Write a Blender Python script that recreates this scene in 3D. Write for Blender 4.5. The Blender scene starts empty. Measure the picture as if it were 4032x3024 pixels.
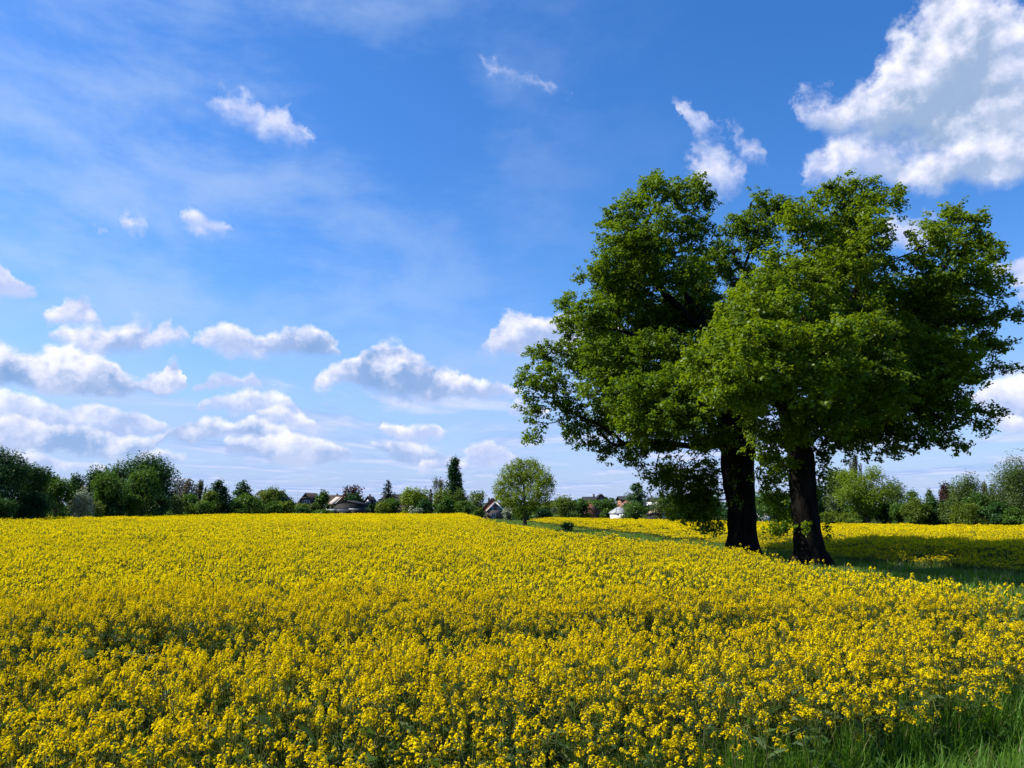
import bpy, math, random
import numpy as np
from mathutils import Matrix, Vector

R_ = np.random.default_rng
SC = bpy.context.scene
COL = SC.collection

# ------------------------------------------------------------------ camera
FPX, CX, CY = 3046.0, 2016.0, 1512.0
PITCH, ROLL, CAMZ = math.radians(9.16), 0.0030, 2.5
_r = np.array([1.0, 0, 0]); _f = np.array([0, math.cos(PITCH), math.sin(PITCH)]); _u = np.array([0, -math.sin(PITCH), math.cos(PITCH)])
CR = _r * math.cos(ROLL) + _u * math.sin(ROLL)
CU = _u * math.cos(ROLL) - _r * math.sin(ROLL)
cam_d = bpy.data.cameras.new('camera')
cam_d.sensor_width = 36.0
cam_d.lens = 36.0 * FPX / 4032.0
cam_d.clip_start, cam_d.clip_end = 0.1, 12000.0
cam = bpy.data.objects.new('camera', cam_d)
COL.objects.link(cam)
cam.matrix_world = Matrix(((CR[0], CU[0], -_f[0], 0), (CR[1], CU[1], -_f[1], 0), (CR[2], CU[2], -_f[2], CAMZ), (0, 0, 0, 1)))
SC.camera = cam

def ray(px, py):
    return CR * (px - CX) / FPX + CU * (CY - py) / FPX + _f

def at(px, py, D):
    d = ray(px, py)
    return d * (D / d[1]) + np.array([0, 0, CAMZ])

def azel(px, py):
    d = ray(px, py)
    return math.degrees(math.atan2(d[0], d[1])), math.degrees(math.atan2(d[2], math.hypot(d[0], d[1])))

# ------------------------------------------------------------------ exposure, sun, sky
SC.view_settings.view_transform = 'Standard'
SC.view_settings.look = 'None'
SC.view_settings.exposure = 0.56
SC.view_settings.gamma = 1.0
SC.cycles.max_bounces = 6
SC.cycles.diffuse_bounces = 3
SC.cycles.glossy_bounces = 2
SC.cycles.transmission_bounces = 4
SC.cycles.use_adaptive_sampling = True
SC.cycles.adaptive_threshold = 0.015
SC.cycles.caustics_reflective = False
SC.cycles.caustics_refractive = False

SUN_EL = math.radians(48.0)
SUN_AZ = math.radians(-90.0)          # measured from +Y (view direction) towards +X
TOSUN = Vector((math.sin(SUN_AZ) * math.cos(SUN_EL), math.cos(SUN_AZ) * math.cos(SUN_EL), math.sin(SUN_EL)))
sun_d = bpy.data.lights.new('sun', 'SUN')
sun_d.energy = 5.0
sun_d.angle = math.radians(0.5)
sun_d.color = (1.0, 0.94, 0.84)
sun = bpy.data.objects.new('sun', sun_d)
COL.objects.link(sun)
sun.rotation_euler = (-TOSUN).to_track_quat('-Z', 'Y').to_euler()
sun.location = (0, 0, 60)

class NB:
    """tiny node builder"""
    def __init__(s, tree):
        s.t = tree
    def new(s, kind, **kw):
        n = s.t.nodes.new(kind)
        for k, v in kw.items():
            setattr(n, k, v)
        return n
    def put(s, sock, v):
        if isinstance(v, bpy.types.NodeSocket):
            s.t.links.new(v, sock)
        elif v is not None:
            sock.default_value = v
    def m(s, op, a, b=None, c=None, clamp=False):
        n = s.new('ShaderNodeMath', operation=op, use_clamp=clamp)
        s.put(n.inputs[0], a); s.put(n.inputs[1], b); s.put(n.inputs[2], c)
        return n.outputs[0]
    def vm(s, op, a, b=None, c=None):
        n = s.new('ShaderNodeVectorMath', operation=op)
        s.put(n.inputs[0], a)
        if b is not None: s.put(n.inputs[1], b)
        if c is not None: s.put(n.inputs[2], c)
        return n.outputs[1] if op in ('LENGTH', 'DOT_PRODUCT', 'DISTANCE') else n.outputs[0]
    def mix(s, f, a, b, blend='MIX'):
        n = s.new('ShaderNodeMix', data_type='RGBA', blend_type=blend)
        s.put(n.inputs[0], f); s.put(n.inputs[6], a); s.put(n.inputs[7], b)
        return n.outputs[2]
    def ss(s, v, lo, hi, o0=0.0, o1=1.0):
        n = s.new('ShaderNodeMapRange', interpolation_type='SMOOTHSTEP')
        s.put(n.inputs[0], v); s.put(n.inputs[1], lo); s.put(n.inputs[2], hi); s.put(n.inputs[3], o0); s.put(n.inputs[4], o1)
        return n.outputs[0]
    def noise(s, vec, scale, detail=4, rough=0.55, dist=0.0):
        n = s.new('ShaderNodeTexNoise')
        s.put(n.inputs['Vector'], vec); s.put(n.inputs['Scale'], scale); s.put(n.inputs['Detail'], detail)
        s.put(n.inputs['Roughness'], rough); s.put(n.inputs['Distortion'], dist)
        return n.outputs['Fac'], n.outputs['Color']
    def sep(s, v):
        n = s.new('ShaderNodeSeparateXYZ'); s.put(n.inputs[0], v)
        return n.outputs
    def comb(s, x, y, z):
        n = s.new('ShaderNodeCombineXYZ'); s.put(n.inputs[0], x); s.put(n.inputs[1], y); s.put(n.inputs[2], z)
        return n.outputs[0]

SKY_STRENGTH = 0.11
def K(r, g, b):      # a sky colour as it should leave the Background node (before its strength)
    return (r / SKY_STRENGTH, g / SKY_STRENGTH, b / SKY_STRENGTH, 1)

world = bpy.data.worlds.new('World')
SC.world = world
world.use_nodes = True
def build_world():
    nt = world.node_tree
    nt.nodes.clear()
    b = NB(nt)
    out = b.new('ShaderNodeOutputWorld')
    bg = b.new('ShaderNodeBackground')
    bg.inputs['Strength'].default_value = SKY_STRENGTH
    nt.links.new(bg.outputs[0], out.inputs[0])
    sky = b.new('ShaderNodeTexSky', sky_type='NISHITA')
    sky.sun_disc = False
    sky.sun_elevation = SUN_EL
    sky.sun_rotation = SUN_AZ
    sky.altitude = 50.0
    sky.air_density = 1.0
    sky.dust_density = 0.5
    sky.ozone_density = 2.0
    hs = b.new('ShaderNodeHueSaturation')
    hs.inputs['Saturation'].default_value = 1.34
    hs.inputs['Value'].default_value = 0.98
    nt.links.new(sky.outputs[0], hs.inputs['Color'])
    base = b.mix(1.0, hs.outputs[0], (0.99, 1.05, 1.28, 1), 'MULTIPLY')
    tc = b.new('ShaderNodeTexCoord')
    d = b.vm('NORMALIZE', tc.outputs['Generated'])
    x, y, z = b.sep(d)
    az = b.m('MULTIPLY', b.m('ARCTAN2', x, y), 57.29578)
    el = b.m('MULTIPLY', b.m('ARCSINE', z), 57.29578)
    # shared noises
    _, wc = b.noise(d, 9.0, 9, 0.60)
    wr, wg, wb = b.sep(wc)
    sdir = (TOSUN.x * 0.035, TOSUN.y * 0.035, TOSUN.z * 0.035)
    nA, _ = b.noise(d, 17.0, 6, 0.56)
    nB, _ = b.noise(b.vm('ADD', d, (-0.010, 0.0, 0.013)), 17.0, 4, 0.56)
    relief = b.m('SUBTRACT', nA, nB)
    # pale veil: high cirrus towards the sun side
    veil, _ = b.noise(b.vm('MULTIPLY', d, (1.0, 0.7, 2.2)), 4.5, 7, 0.60, 0.15)
    vm_ = b.m('MULTIPLY', b.ss(az, 22.0, -30.0), b.ss(veil, 0.36, 0.70))
    base = b.mix(b.m('MULTIPLY', vm_, 0.55), base, K(0.36, 0.47, 0.66))
    # pale lavender air low over the horizon
    base = b.mix(b.ss(el, 17.0, -1.0, 0.0, 0.78), base, K(0.26, 0.36, 0.62))
    # low layered cloud deck, seen in true perspective
    dz = b.m('ADD', b.m('MAXIMUM', z, 0.0), 0.030)
    q = b.comb(b.m('DIVIDE', x, dz), b.m('DIVIDE', y, dz), 0.0)
    low, _ = b.noise(b.vm('MULTIPLY', q, (1.0, 0.62, 1.0)), 0.55, 6, 0.60, 0.4)
    lowm = b.m('MULTIPLY', b.ss(el, 13.0, 7.0), b.ss(low, 0.44, 0.60))
    low2, _ = b.noise(b.vm('ADD', b.vm('MULTIPLY', q, (1.0, 0.62, 1.0)), (0.0, 0.33, 0.0)), 0.55, 4, 0.60, 0.4)
    lsh = b.ss(b.m('SUBTRACT', low, low2), -0.12, 0.14)
    lowc = b.mix(lsh, K(0.20, 0.33, 0.62), K(0.50, 0.54, 0.73))
    base = b.mix(b.m('MULTIPLY', lowm, 0.80), base, lowc)

    RNG = 45.0
    amp_el = b.m('MULTIPLY_ADD', b.m('MAXIMUM', el, 0.0), 0.20, 1.5)          # warp, degrees, smaller near the horizon
    wx = b.m('MULTIPLY', b.m('SUBTRACT', wr, 0.5), b.m('MULTIPLY', amp_el, 1.9))
    wy = b.m('MULTIPLY', b.m('SUBTRACT', wg, 0.5), b.m('MULTIPLY', amp_el, 1.25))
    azw = b.m('ADD', az, wx)
    elw = b.m('ADD', el, wy)
    U = b.m('DIVIDE', b.m('ADD', azw, RNG), 2 * RNG, clamp=True)
    Uv = b.comb(U, U, U)
    nC, _ = b.noise(b.vm('MULTIPLY', d, (1.0, 1.0, 1.7)), 46.0, 4, 0.6)
    NZ = b.m('ADD', b.m('MULTIPLY', b.m('SUBTRACT', nA, 0.51), 1.9), b.m('MULTIPLY', b.m('SUBTRACT', nC, 0.5), 0.9))
    lowtint = b.ss(el, 11.0, 2.0, 0.0, 0.22)
    wisp = b.ss(el, 14.0, 26.0)
    deck = b.ss(el, 12.0, 6.0)
    s_lo = b.m('MULTIPLY_ADD', wisp, -0.30, -0.30)
    s_hi = b.m('MULTIPLY_ADD', deck, -0.38, b.m('MULTIPLY_ADD', wisp, 1.35, 0.75))
    for bi, (clouds, opac) in enumerate(BANDS):
        cur = b.new('ShaderNodeRGBCurve')
        cm = cur.mapping
        cm.use_clip = False
        cm.extend = 'HORIZONTAL'
        pts = []
        for outline in clouds:
            pts.append(outline)
        pts.sort(key=lambda o: o[0][0])
        R, G, B = [], [], []
        s = 2212 / 4032
        ends = []                        # (u, elevation) where no cloud stands
        for o in pts:
            for (px, pt, pb, dk) in o:
                a, et = azel(px / s, pt / s)
                a2, eb = azel(px / s, pb / s)
                uu = (a + RNG) / (2 * RNG)
                G.append((uu, et / 50)); R.append((uu, (eb - 0.25) / 50)); B.append((uu, dk))
            e0 = azel(o[0][0] / s, (o[0][1] + o[0][2]) / 2 / s); e9 = azel(o[-1][0] / s, (o[-1][1] + o[-1][2]) / 2 / s)
            ends.append((e0, e9))
        def dead(a, e):
            uu = (a + RNG) / (2 * RNG)
            R.append((uu, (e + 1.5) / 50)); G.append((uu, (e - 1.5) / 50)); B.append((uu, 0))
        for k, (e0, e9) in enumerate(ends):
            if k == 0: dead(e0[0] - 1.0, e0[1])
            if k + 1 < len(ends):
                n0 = ends[k + 1][0]
                if n0[0] - e9[0] < 2.2:
                    dead((n0[0] + e9[0]) / 2, (n0[1] + e9[1]) / 2)
                else:
                    dead(e9[0] + 1.0, e9[1]); dead(n0[0] - 1.0, n0[1])
            else:
                dead(e9[0] + 1.0, e9[1])
        for ci, P in enumerate((R, G, B)):
            c = cm.curves[ci]
            P = sorted(P)
            P = [(0.0, P[0][1])] + [(min(max(u, 0.001), 0.999), v) for u, v in P if 0 < u < 1] + [(1.0, P[-1][1])]
            while len(c.points) < len(P):
                c.points.new(0.5, 0.5)
            for k, (u, v) in enumerate(P):
                c.points[k].location = (u, v)
                c.points[k].handle_type = 'VECTOR'
        cm.update()
        nt.links.new(Uv, cur.inputs['Color'])
        sr, sg, sb = b.sep(cur.outputs[0])
        bs = b.m('MULTIPLY', sr, 50.0)
        tp = b.m('MULTIPLY', sg, 50.0)
        up = b.m('MULTIPLY', b.m('SUBTRACT', tp, elw), 1.5)
        dn = b.m('MULTIPLY', b.m('SUBTRACT', elw, bs), 1.15)
        dens = b.m('ADD', b.m('MINIMUM', up, dn), NZ)
        alpha = b.m('MULTIPLY', b.ss(dens, s_lo, s_hi), opac)
        t = b.m('DIVIDE', b.m('SUBTRACT', elw, bs), b.m('MAXIMUM', b.m('SUBTRACT', tp, bs), 0.3), clamp=True)
        lit = b.m('ADD', b.m('MULTIPLY_ADD', t, 0.95, 0.02), b.m('MULTIPLY_ADD', relief, 2.4, b.m('MULTIPLY', b.m('SUBTRACT', nC, 0.5), 0.5)))
        shade = b.mix(sb, K(0.40, 0.46, 0.68), K(0.24, 0.33, 0.48) if bi < 2 else K(0.15, 0.27, 0.50))
        shade = b.mix(b.ss(nA, 0.44, 0.66, 0.0, 0.55), shade, K(0.50, 0.54, 0.68))
        col = b.mix(b.ss(lit, 0.25, 0.95), shade, K(0.60, 0.61, 0.73))
        col = b.mix(b.ss(lit, 0.70, 1.25), col, K(0.76, 0.76, 0.81))
        col = b.mix(lowtint, col, K(0.44, 0.51, 0.72))
        base = b.mix(alpha, base, col)
    nt.links.new(base, bg.inputs['Color'])

# cloud outlines measured on the sky: (x, top, base, darkness of its underside), one list per cloud
BANDS = [
 ([[(467,215,225,.0),(500,183,240,.0),(550,170,240,.0),(575,200,262,.0),(605,180,276,.0),(640,240,284,.0)],
   [(1063,128,140,0),(1100,140,172,0),(1140,165,186,0),(1180,170,192,0)],
   [(1495,232,285,.1),(1525,225,300,.1),(1560,262,300,.1)],
   [(1768,240,262,.2),(1810,205,300,.4),(1865,145,310,.8),(1910,65,312,.95),(1965,5,310,1),(2060,-30,320,1),(2150,-20,310,.9),(2230,10,300,.6),(2330,60,280,.5)]], 0.96),
 ([[(165,474,486,0),(182,472,488,0)],[(228,455,470,0),(248,455,496,0),(272,470,496,0),(298,480,492,0)],[(406,455,480,0),(430,450,486,0),(476,462,484,0)],
   [(1462,368,404,.1),(1500,322,415,.2),(1545,310,410,.2),(1585,340,402,.2),(1618,358,402,.2)],
   [(1762,395,425,.1),(1812,350,425,.2),(1850,308,408,.3),(1930,292,408,.6),(2040,282,410,.8),(2130,262,402,.8),(2230,230,375,.7),(2330,220,330,.6)]], 0.94),
 ([[(-150,430,640,.3),(-40,470,650,.3),(10,492,645,.2),(45,530,640,.1),(90,600,640,.1)],
   [(1582,287,310,0),(1605,292,340,0),(1640,310,350,0),(1682,340,352,0)],
   [(1038,735,755,.1),(1075,690,762,.4),(1115,668,765,.5),(1160,656,770,.5),(1230,660,775,.5),(1330,700,770,.4)],
   [(1900,480,520,.1),(1980,470,525,.1),(2030,500,520,.1)]], 0.95),
 ([[(118,655,690,.1),(150,628,694,.3),(185,620,694,.3),(215,640,690,.2),(238,672,690,.1)],
   [(432,730,756,.2),(470,708,758,.3),(520,705,768,.4),(570,728,776,.5),(620,702,778,.7),(655,692,778,.9),(690,712,774,.8),(712,760,780,.4)],
   [(2140,560,590,.1),(2212,555,650,.3),(2300,540,680,.3)]], 0.95),
 ([[(135,706,722,.2),(200,696,740,.4),(260,672,744,.6),(320,680,744,.6),(350,704,742,.3),(368,684,742,.2),(400,710,742,.2),(425,735,742,.1)],
   [(655,812,832,.2),(705,796,834,.4),(760,790,836,.5),(785,760,846,.8),(830,748,856,.9),(880,752,860,.9),(935,768,860,.8),(985,786,862,.7),(1030,818,864,.5),(1080,838,872,.3),(1125,854,870,.2)],
   [(2115,830,872,.3),(2170,812,884,.4),(2260,790,890,.4),(2330,800,880,.4)]], 0.96),
 ([[(-200,745,835,.8),(0,737,834,1),(60,750,836,1),(110,750,838,1),(160,740,840,1),(210,744,842,1),(250,760,842,1),(290,796,840,.7),(325,806,838,.5),(350,776,836,.5),(372,762,832,.6),(392,790,828,.4)],
   [(410,832,846,.1),(445,814,850,.2),(490,811,850,.2),(530,830,852,.1),(562,820,848,.1),(582,834,844,.1)],
   [(840,912,930,.3),(890,919,940,.3),(950,922,938,.2)],
   [(2150,885,905,.3),(2230,880,915,.3),(2300,890,910,.3)]], 0.97),
 ([[(-200,845,925,.5),(0,852,925,.5),(70,862,928,.6),(150,884,934,.6),(210,870,935,.5),(290,882,938,.5),(350,912,940,.4)],
   [(428,868,884,.3),(480,858,896,.3),(540,855,900,.3),(600,860,896,.2),(632,878,890,.1)],
   [(815,952,968,.6),(860,948,986,.8),(910,955,990,.7),(962,972,990,.4)]], 0.86),
 ([[(-200,915,970,.9),(60,912,968,.9),(140,920,972,1),(220,930,974,1),(300,938,974,.9),(335,938,968,.6),(365,914,944,.6),(400,906,948,.8),(450,912,948,.9),(492,930,947,.5),(515,926,950,.6),(545,912,956,.9),(580,914,956,.9),(608,942,954,.5)],
   [(995,965,980,.3),(1045,955,1000,.5),(1095,972,996,.3)]], 0.90),
 ([[(556,900,910,.2),(600,888,918,.3),(640,894,918,.3),(672,906,914,.2)],
   [(1110,880,905,.2),(1150,872,910,.2),(1190,890,905,.2)]], 0.88),
 ([[(-200,985,1010,.5),(100,980,1012,.6),(220,992,1010,.4)],[(300,975,1000,.5),(360,964,1004,.8),(405,985,1002,.4)],
   [(490,962,986,.5),(560,950,990,.8),(640,944,992,.9),(700,956,992,.8),(760,975,990,.4)],
   [(900,985,1005,.4),(960,978,1010,.5),(1010,990,1006,.3)]], 0.9),
]
build_world()

# ------------------------------------------------------------------ helpers
def tag(o, label=None, cat=None, group=None, kind=None):
    if label: o['label'] = label
    if cat: o['category'] = cat
    if group: o['group'] = group
    if kind: o['kind'] = kind
    return o

def link(o, parent=None):
    COL.objects.link(o)
    if parent is not None:
        o.parent = parent
    return o

def empty(name, loc, label, cat, group=None):
    o = bpy.data.objects.new(name, None)
    o.empty_display_size = 0.3
    o.location = [float(v) for v in loc]
    COL.objects.link(o)
    return tag(o, label, cat, group)

def mesh_np(name, V, faces, mats, midx=None, fattr=None, smooth=False):
    """faces: list of (n,k) int arrays; midx: list of ints or arrays; fattr: per-face float list of arrays -> attribute 'tone'"""
    me = bpy.data.meshes.new(name)
    V = np.ascontiguousarray(V, dtype=np.float32)
    faces = [np.asarray(f, dtype=np.int32) for f in faces if len(f)]
    nl = sum(f.size for f in faces); nf = sum(len(f) for f in faces)
    me.vertices.add(len(V)); me.vertices.foreach_set('co', V.ravel())
    me.loops.add(nl); me.loops.foreach_set('vertex_index', np.concatenate([f.ravel() for f in faces]))
    me.polygons.add(nf)
    tot = np.concatenate([np.full(len(f), f.shape[1], np.int32) for f in faces])
    st = np.concatenate([[0], np.cumsum(tot)[:-1]]).astype(np.int32)
    me.polygons.foreach_set('loop_start', st)
    me.polygons.foreach_set('loop_total', tot)
    for m in (mats if isinstance(mats, (list, tuple)) else [mats]):
        me.materials.append(m)
    if midx is not None:
        me.polygons.foreach_set('material_index', np.concatenate([np.broadcast_to(np.asarray(i, np.int32), (len(f),)) for i, f in zip(midx, faces)]).astype(np.int32))
    if fattr is not None:
        a = me.attributes.new('tone', 'FLOAT', 'FACE')
        a.data.foreach_set('value', np.concatenate([np.broadcast_to(np.asarray(i, np.float32), (len(f),)) for i, f in zip(fattr, faces)]).astype(np.float32))
    if smooth:
        me.polygons.foreach_set('use_smooth', np.ones(nf, bool))
    me.update(calc_edges=True)
    me.validate()
    return me

def obj_np(name, V, faces, mats, parent=None, **kw):
    o = bpy.data.objects.new(name, mesh_np(name, V, faces, mats, **kw))
    return link(o, parent)

def nrm(v):
    return v / np.maximum(np.linalg.norm(v, axis=-1, keepdims=True), 1e-9)

def tubes(paths, sides_fn, rough=0.0, seed=0):
    rng = R_(seed)
    Vs, Fs, off = [], [], 0
    for P, r in paths:
        P = np.asarray(P, float); r = np.asarray(r, float)
        n = len(P)
        if n < 2: continue
        s = sides_fn(r.max())
        T = np.gradient(P, axis=0); T = nrm(T)
        ref = np.where(np.abs(T[:, 2:3]) < 0.92, np.array([[0, 0, 1.0]]), np.array([[0, 1.0, 0]]))
        ref = np.broadcast_to(ref[0], T.shape) if n < 30 else ref
        A = nrm(np.cross(T, ref)); Bv = np.cross(T, A)
        th = np.arange(s) / s * 2 * math.pi
        rr = r[:, None] * (1 + rough * rng.normal(size=(n, s)) * (r[:, None] > 0.08))
        ring = P[:, None, :] + rr[:, :, None] * (np.cos(th)[None, :, None] * A[:, None, :] + np.sin(th)[None, :, None] * Bv[:, None, :])
        Vs.append(ring.reshape(-1, 3))
        i = np.arange(n - 1)[:, None]; j = np.arange(s)[None, :]; j2 = (j + 1) % s
        q = np.stack([off + i * s + j, off + i * s + j2, off + (i + 1) * s + j2, off + (i + 1) * s + j], -1).reshape(-1, 4)
        Fs.append(q)
        off += n * s
    if not Vs:
        return np.zeros((0, 3)), np.zeros((0, 4), int)
    return np.concatenate(Vs), np.concatenate(Fs)

def leaf_quads(C, size, normal, rng, aspect=0.55, fold=0.12):
    """pointed bent quads centred at C, facing normal, random spin"""
    n = len(C)
    N = nrm(normal)
    t = nrm(np.cross(N, rng.normal(size=(n, 3))))
    bt = np.cross(N, t)
    s = np.broadcast_to(np.asarray(size, float), (n,))[:, None]
    v0 = C - t * s * 0.5
    v2 = C + t * s * 0.5 - N * s * fold
    mid = C + t * s * 0.08 + N * s * fold
    v1 = mid + bt * s * 0.5 * aspect
    v3 = mid - bt * s * 0.5 * aspect
    V = np.stack([v0, v1, v2, v3], 1).reshape(-1, 3)
    F = np.arange(n * 4).reshape(-1, 4)
    return V, F

# ------------------------------------------------------------------ materials
def mat(name, fn):
    m = bpy.data.materials.new(name)
    m.use_nodes = True
    nt = m.node_tree
    nt.nodes.clear()
    b = NB(nt)
    out = b.new('ShaderNodeOutputMaterial')
    sh = fn(b)
    nt.links.new(sh, out.inputs['Surface'])
    return m

def C4(c): return (c[0], c[1], c[2], 1)

def leaf_mat(name, dark, light, trans, tcol, gloss=0.05, nscale=0.45):
    def fn(b):
        at_ = b.new('ShaderNodeAttribute', attribute_name='tone')
        geo = b.new('ShaderNodeNewGeometry')
        n1, _ = b.noise(geo.outputs['Position'], nscale, 3, 0.6)
        f = b.m('ADD', b.m('MULTIPLY', at_.outputs['Fac'], 0.6), b.ss(n1, 0.3, 0.7, 0.0, 0.4), clamp=True)
        col = b.mix(f, C4(dark), C4(light))
        d = b.new('ShaderNodeBsdfDiffuse'); b.put(d.inputs['Color'], col)
        t = b.new('ShaderNodeBsdfTranslucent'); b.put(t.inputs['Color'], b.mix(0.65, col, C4(tcol)))
        ms = b.new('ShaderNodeMixShader'); b.put(ms.inputs[0], trans)
        b.t.links.new(d.outputs[0], ms.inputs[1]); b.t.links.new(t.outputs[0], ms.inputs[2])
        g = b.new('ShaderNodeBsdfGlossy'); b.put(g.inputs['Roughness'], 0.45); b.put(g.inputs['Color'], (0.8, 0.9, 0.85, 1))
        m2 = b.new('ShaderNodeMixShader'); b.put(m2.inputs[0], gloss)
        b.t.links.new(ms.outputs[0], m2.inputs[1]); b.t.links.new(g.outputs[0], m2.inputs[2])
        return m2.outputs[0]
    return mat(name, fn)

def noise_mat(name, c1, c2, scale=3.0, rough=0.9, bump=0.0, stretch=(1, 1, 1), spec=0.1, detail=6):
    def fn(b):
        tc = b.new('ShaderNodeTexCoord')
        v = b.vm('MULTIPLY', tc.outputs['Object'], stretch)
        n, _ = b.noise(v, scale, detail, 0.62)
        p = b.new('ShaderNodeBsdfPrincipled')
        b.put(p.inputs['Base Color'], b.mix(b.ss(n, 0.32, 0.68), C4(c1), C4(c2)))
        p.inputs['Roughness'].default_value = rough
        p.inputs['Specular IOR Level'].default_value = spec
        if bump:
            bp = b.new('ShaderNodeBump'); bp.inputs['Strength'].default_value = bump; bp.inputs['Distance'].default_value = 0.05
            b.put(bp.inputs['Height'], n)
            b.t.links.new(bp.outputs[0], p.inputs['Normal'])
        return p.outputs[0]
    return mat(name, fn)

def brick_mat(name, c1, c2, mortar, scale=1.0):
    def fn(b):
        tc = b.new('ShaderNodeTexCoord')
        x, y, z = b.sep(tc.outputs['Object'])
        v = b.comb(b.m('ADD', x, y), z, 0.0)
        br = b.new('ShaderNodeTexBrick')
        b.put(br.inputs['Vector'], v); b.put(br.inputs['Color1'], C4(c1)); b.put(br.inputs['Color2'], C4(c2)); b.put(br.inputs['Mortar'], C4(mortar))
        br.inputs['Scale'].default_value = 4.0 * scale
        br.inputs['Mortar Size'].default_value = 0.015
        p = b.new('ShaderNodeBsdfPrincipled'); b.put(p.inputs['Base Color'], br.outputs['Color'])
        p.inputs['Roughness'].default_value = 0.9
        return p.outputs[0]
    return mat(name, fn)

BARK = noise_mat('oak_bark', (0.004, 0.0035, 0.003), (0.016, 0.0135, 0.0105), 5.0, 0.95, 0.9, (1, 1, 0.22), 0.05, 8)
BARK2 = noise_mat('grey_bark', (0.035, 0.028, 0.02), (0.10, 0.085, 0.06), 7.0, 0.95, 0.5, (1, 1, 0.3), 0.05)
DEADWOOD = noise_mat('weathered_wood', (0.05, 0.046, 0.036), (0.12, 0.11, 0.09), 9.0, 0.9, 0.3, (1, 1, 1), 0.05)
OAKLEAF = leaf_mat('oak_leaf', (0.018, 0.055, 0.006), (0.135, 0.225, 0.007), 0.45, (0.26, 0.39, 0.006), 0.015, 0.5)
OAKLEAF2 = leaf_mat('oak_leaf_young', (0.022, 0.062, 0.006), (0.175, 0.260, 0.007), 0.45, (0.32, 0.44, 0.005), 0.015, 0.5)

LM = {
 'dark':   leaf_mat('leaf_dark', (0.011, 0.044, 0.012), (0.048, 0.119, 0.017), 0.35, (0.06, 0.14, 0.02), 0.015),
 'deep':   leaf_mat('leaf_deep', (0.009, 0.039, 0.013), (0.031, 0.087, 0.019), 0.30, (0.04, 0.10, 0.02), 0.015),
 'mid':    leaf_mat('leaf_mid', (0.023, 0.072, 0.011), (0.090, 0.175, 0.015), 0.40, (0.12, 0.22, 0.02), 0.015),
 'olive':  leaf_mat('leaf_olive', (0.046, 0.091, 0.009), (0.144, 0.203, 0.015), 0.45, (0.20, 0.26, 0.02), 0.015),
 'bright': leaf_mat('leaf_bright', (0.066, 0.130, 0.008), (0.205, 0.295, 0.011), 0.50, (0.28, 0.36, 0.015), 0.015),
 'pale':   leaf_mat('leaf_pale', (0.060, 0.105, 0.022), (0.160, 0.215, 0.050), 0.35, (0.18, 0.26, 0.04), 0.015),
 'blue':   leaf_mat('leaf_bluish', (0.034, 0.085, 0.034), (0.110, 0.190, 0.070), 0.30, (0.12, 0.20, 0.05), 0.015),
 'grey':   leaf_mat('leaf_greyish', (0.040, 0.080, 0.016), (0.115, 0.165, 0.030), 0.35, (0.15, 0.22, 0.03), 0.015),
 'copper': leaf_mat('leaf_copper', (0.030, 0.018, 0.018), (0.095, 0.050, 0.040), 0.30, (0.14, 0.05, 0.03), 0.015),
 'russet': leaf_mat('leaf_russet', (0.045, 0.040, 0.020), (0.105, 0.085, 0.040), 0.30, (0.14, 0.10, 0.03), 0.015),
 'needle': leaf_mat('needle', (0.008, 0.022, 0.014), (0.022, 0.045, 0.026), 0.15, (0.03, 0.06, 0.02), 0.015),
 'white':  leaf_mat('blossom', (0.085, 0.130, 0.045), (0.52, 0.56, 0.40), 0.25, (0.35, 0.4, 0.2), 0.015),
 'twig':   leaf_mat('leaf_twiggy', (0.09, 0.11, 0.06), (0.17, 0.19, 0.11), 0.35, (0.2, 0.24, 0.1), 0.015),
}

# ------------------------------------------------------------------ field edges and terrain
E1 = np.array([(-30, 7.0), (3, 9.5), (13, 9.0), (19, 8.0), (22, 8.2), (26, 8.6), (30, 8.6), (34, 8.0), (38, 6.8), (55, 3.1), (69, 1.2), (107, -4.0), (128, -5.9), (200, -13.0), (400, -25)])
E2 = np.array([(-30, 36), (0, 32), (25, 23.0), (33.7, 20.0), (40, 17.4), (55, 15.4), (76, 13.2), (98, 10.4), (152, 4.0), (200, -1.0), (400, -8)])
def e1(y): return np.interp(y, E1[:, 0], E1[:, 1])
def e2(y): return np.interp(y, E2[:, 0], E2[:, 1])
def sstep(v, a, b):
    t = np.clip((v - a) / (b - a), 0, 1)
    return t * t * (3 - 2 * t)
def gz(x, y):
    x = np.asarray(x, float); y = np.asarray(y, float)
    w = sstep(x - e1(y), 0.0, 9.0) * sstep(y, 10, 24)
    und = 0.05 * np.sin(x * 0.11 + 0.4) * np.sin(y * 0.083 + 1.0)
    return -0.30 * w + und * sstep(y, 12, 30)
def gzf(x, y): return float(gz(x, y))

GROUNDM = noise_mat('meadow_soil', (0.016, 0.026, 0.008), (0.042, 0.062, 0.016), 0.9, 1.0, 0.4, (1, 1, 1), 0.0, 8)
def build_ground():
    def axis(a, b_, n, s):
        t = np.linspace(-1, 1, n)
        v = np.sinh(t * s) / math.sinh(s)
        return np.where(v < 0, -v * a, v * b_)
    xs = axis(-4000, 4000, 181, 6.0); ys = axis(-600, 7000, 221, 6.2)
    X, Y = np.meshgrid(xs, ys)
    Z = gz(X, Y)
    V = np.stack([X, Y, Z], -1).reshape(-1, 3)
    n, m = len(ys), len(xs)
    i = np.arange(n - 1)[:, None]; j = np.arange(m - 1)[None, :]
    F = np.stack([i * m + j, i * m + j + 1, (i + 1) * m + j + 1, (i + 1) * m + j], -1).reshape(-1, 4)
    o = obj_np('ground', V, [F], GROUNDM, smooth=True)
    tag(o, kind='structure')
build_ground()

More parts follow.
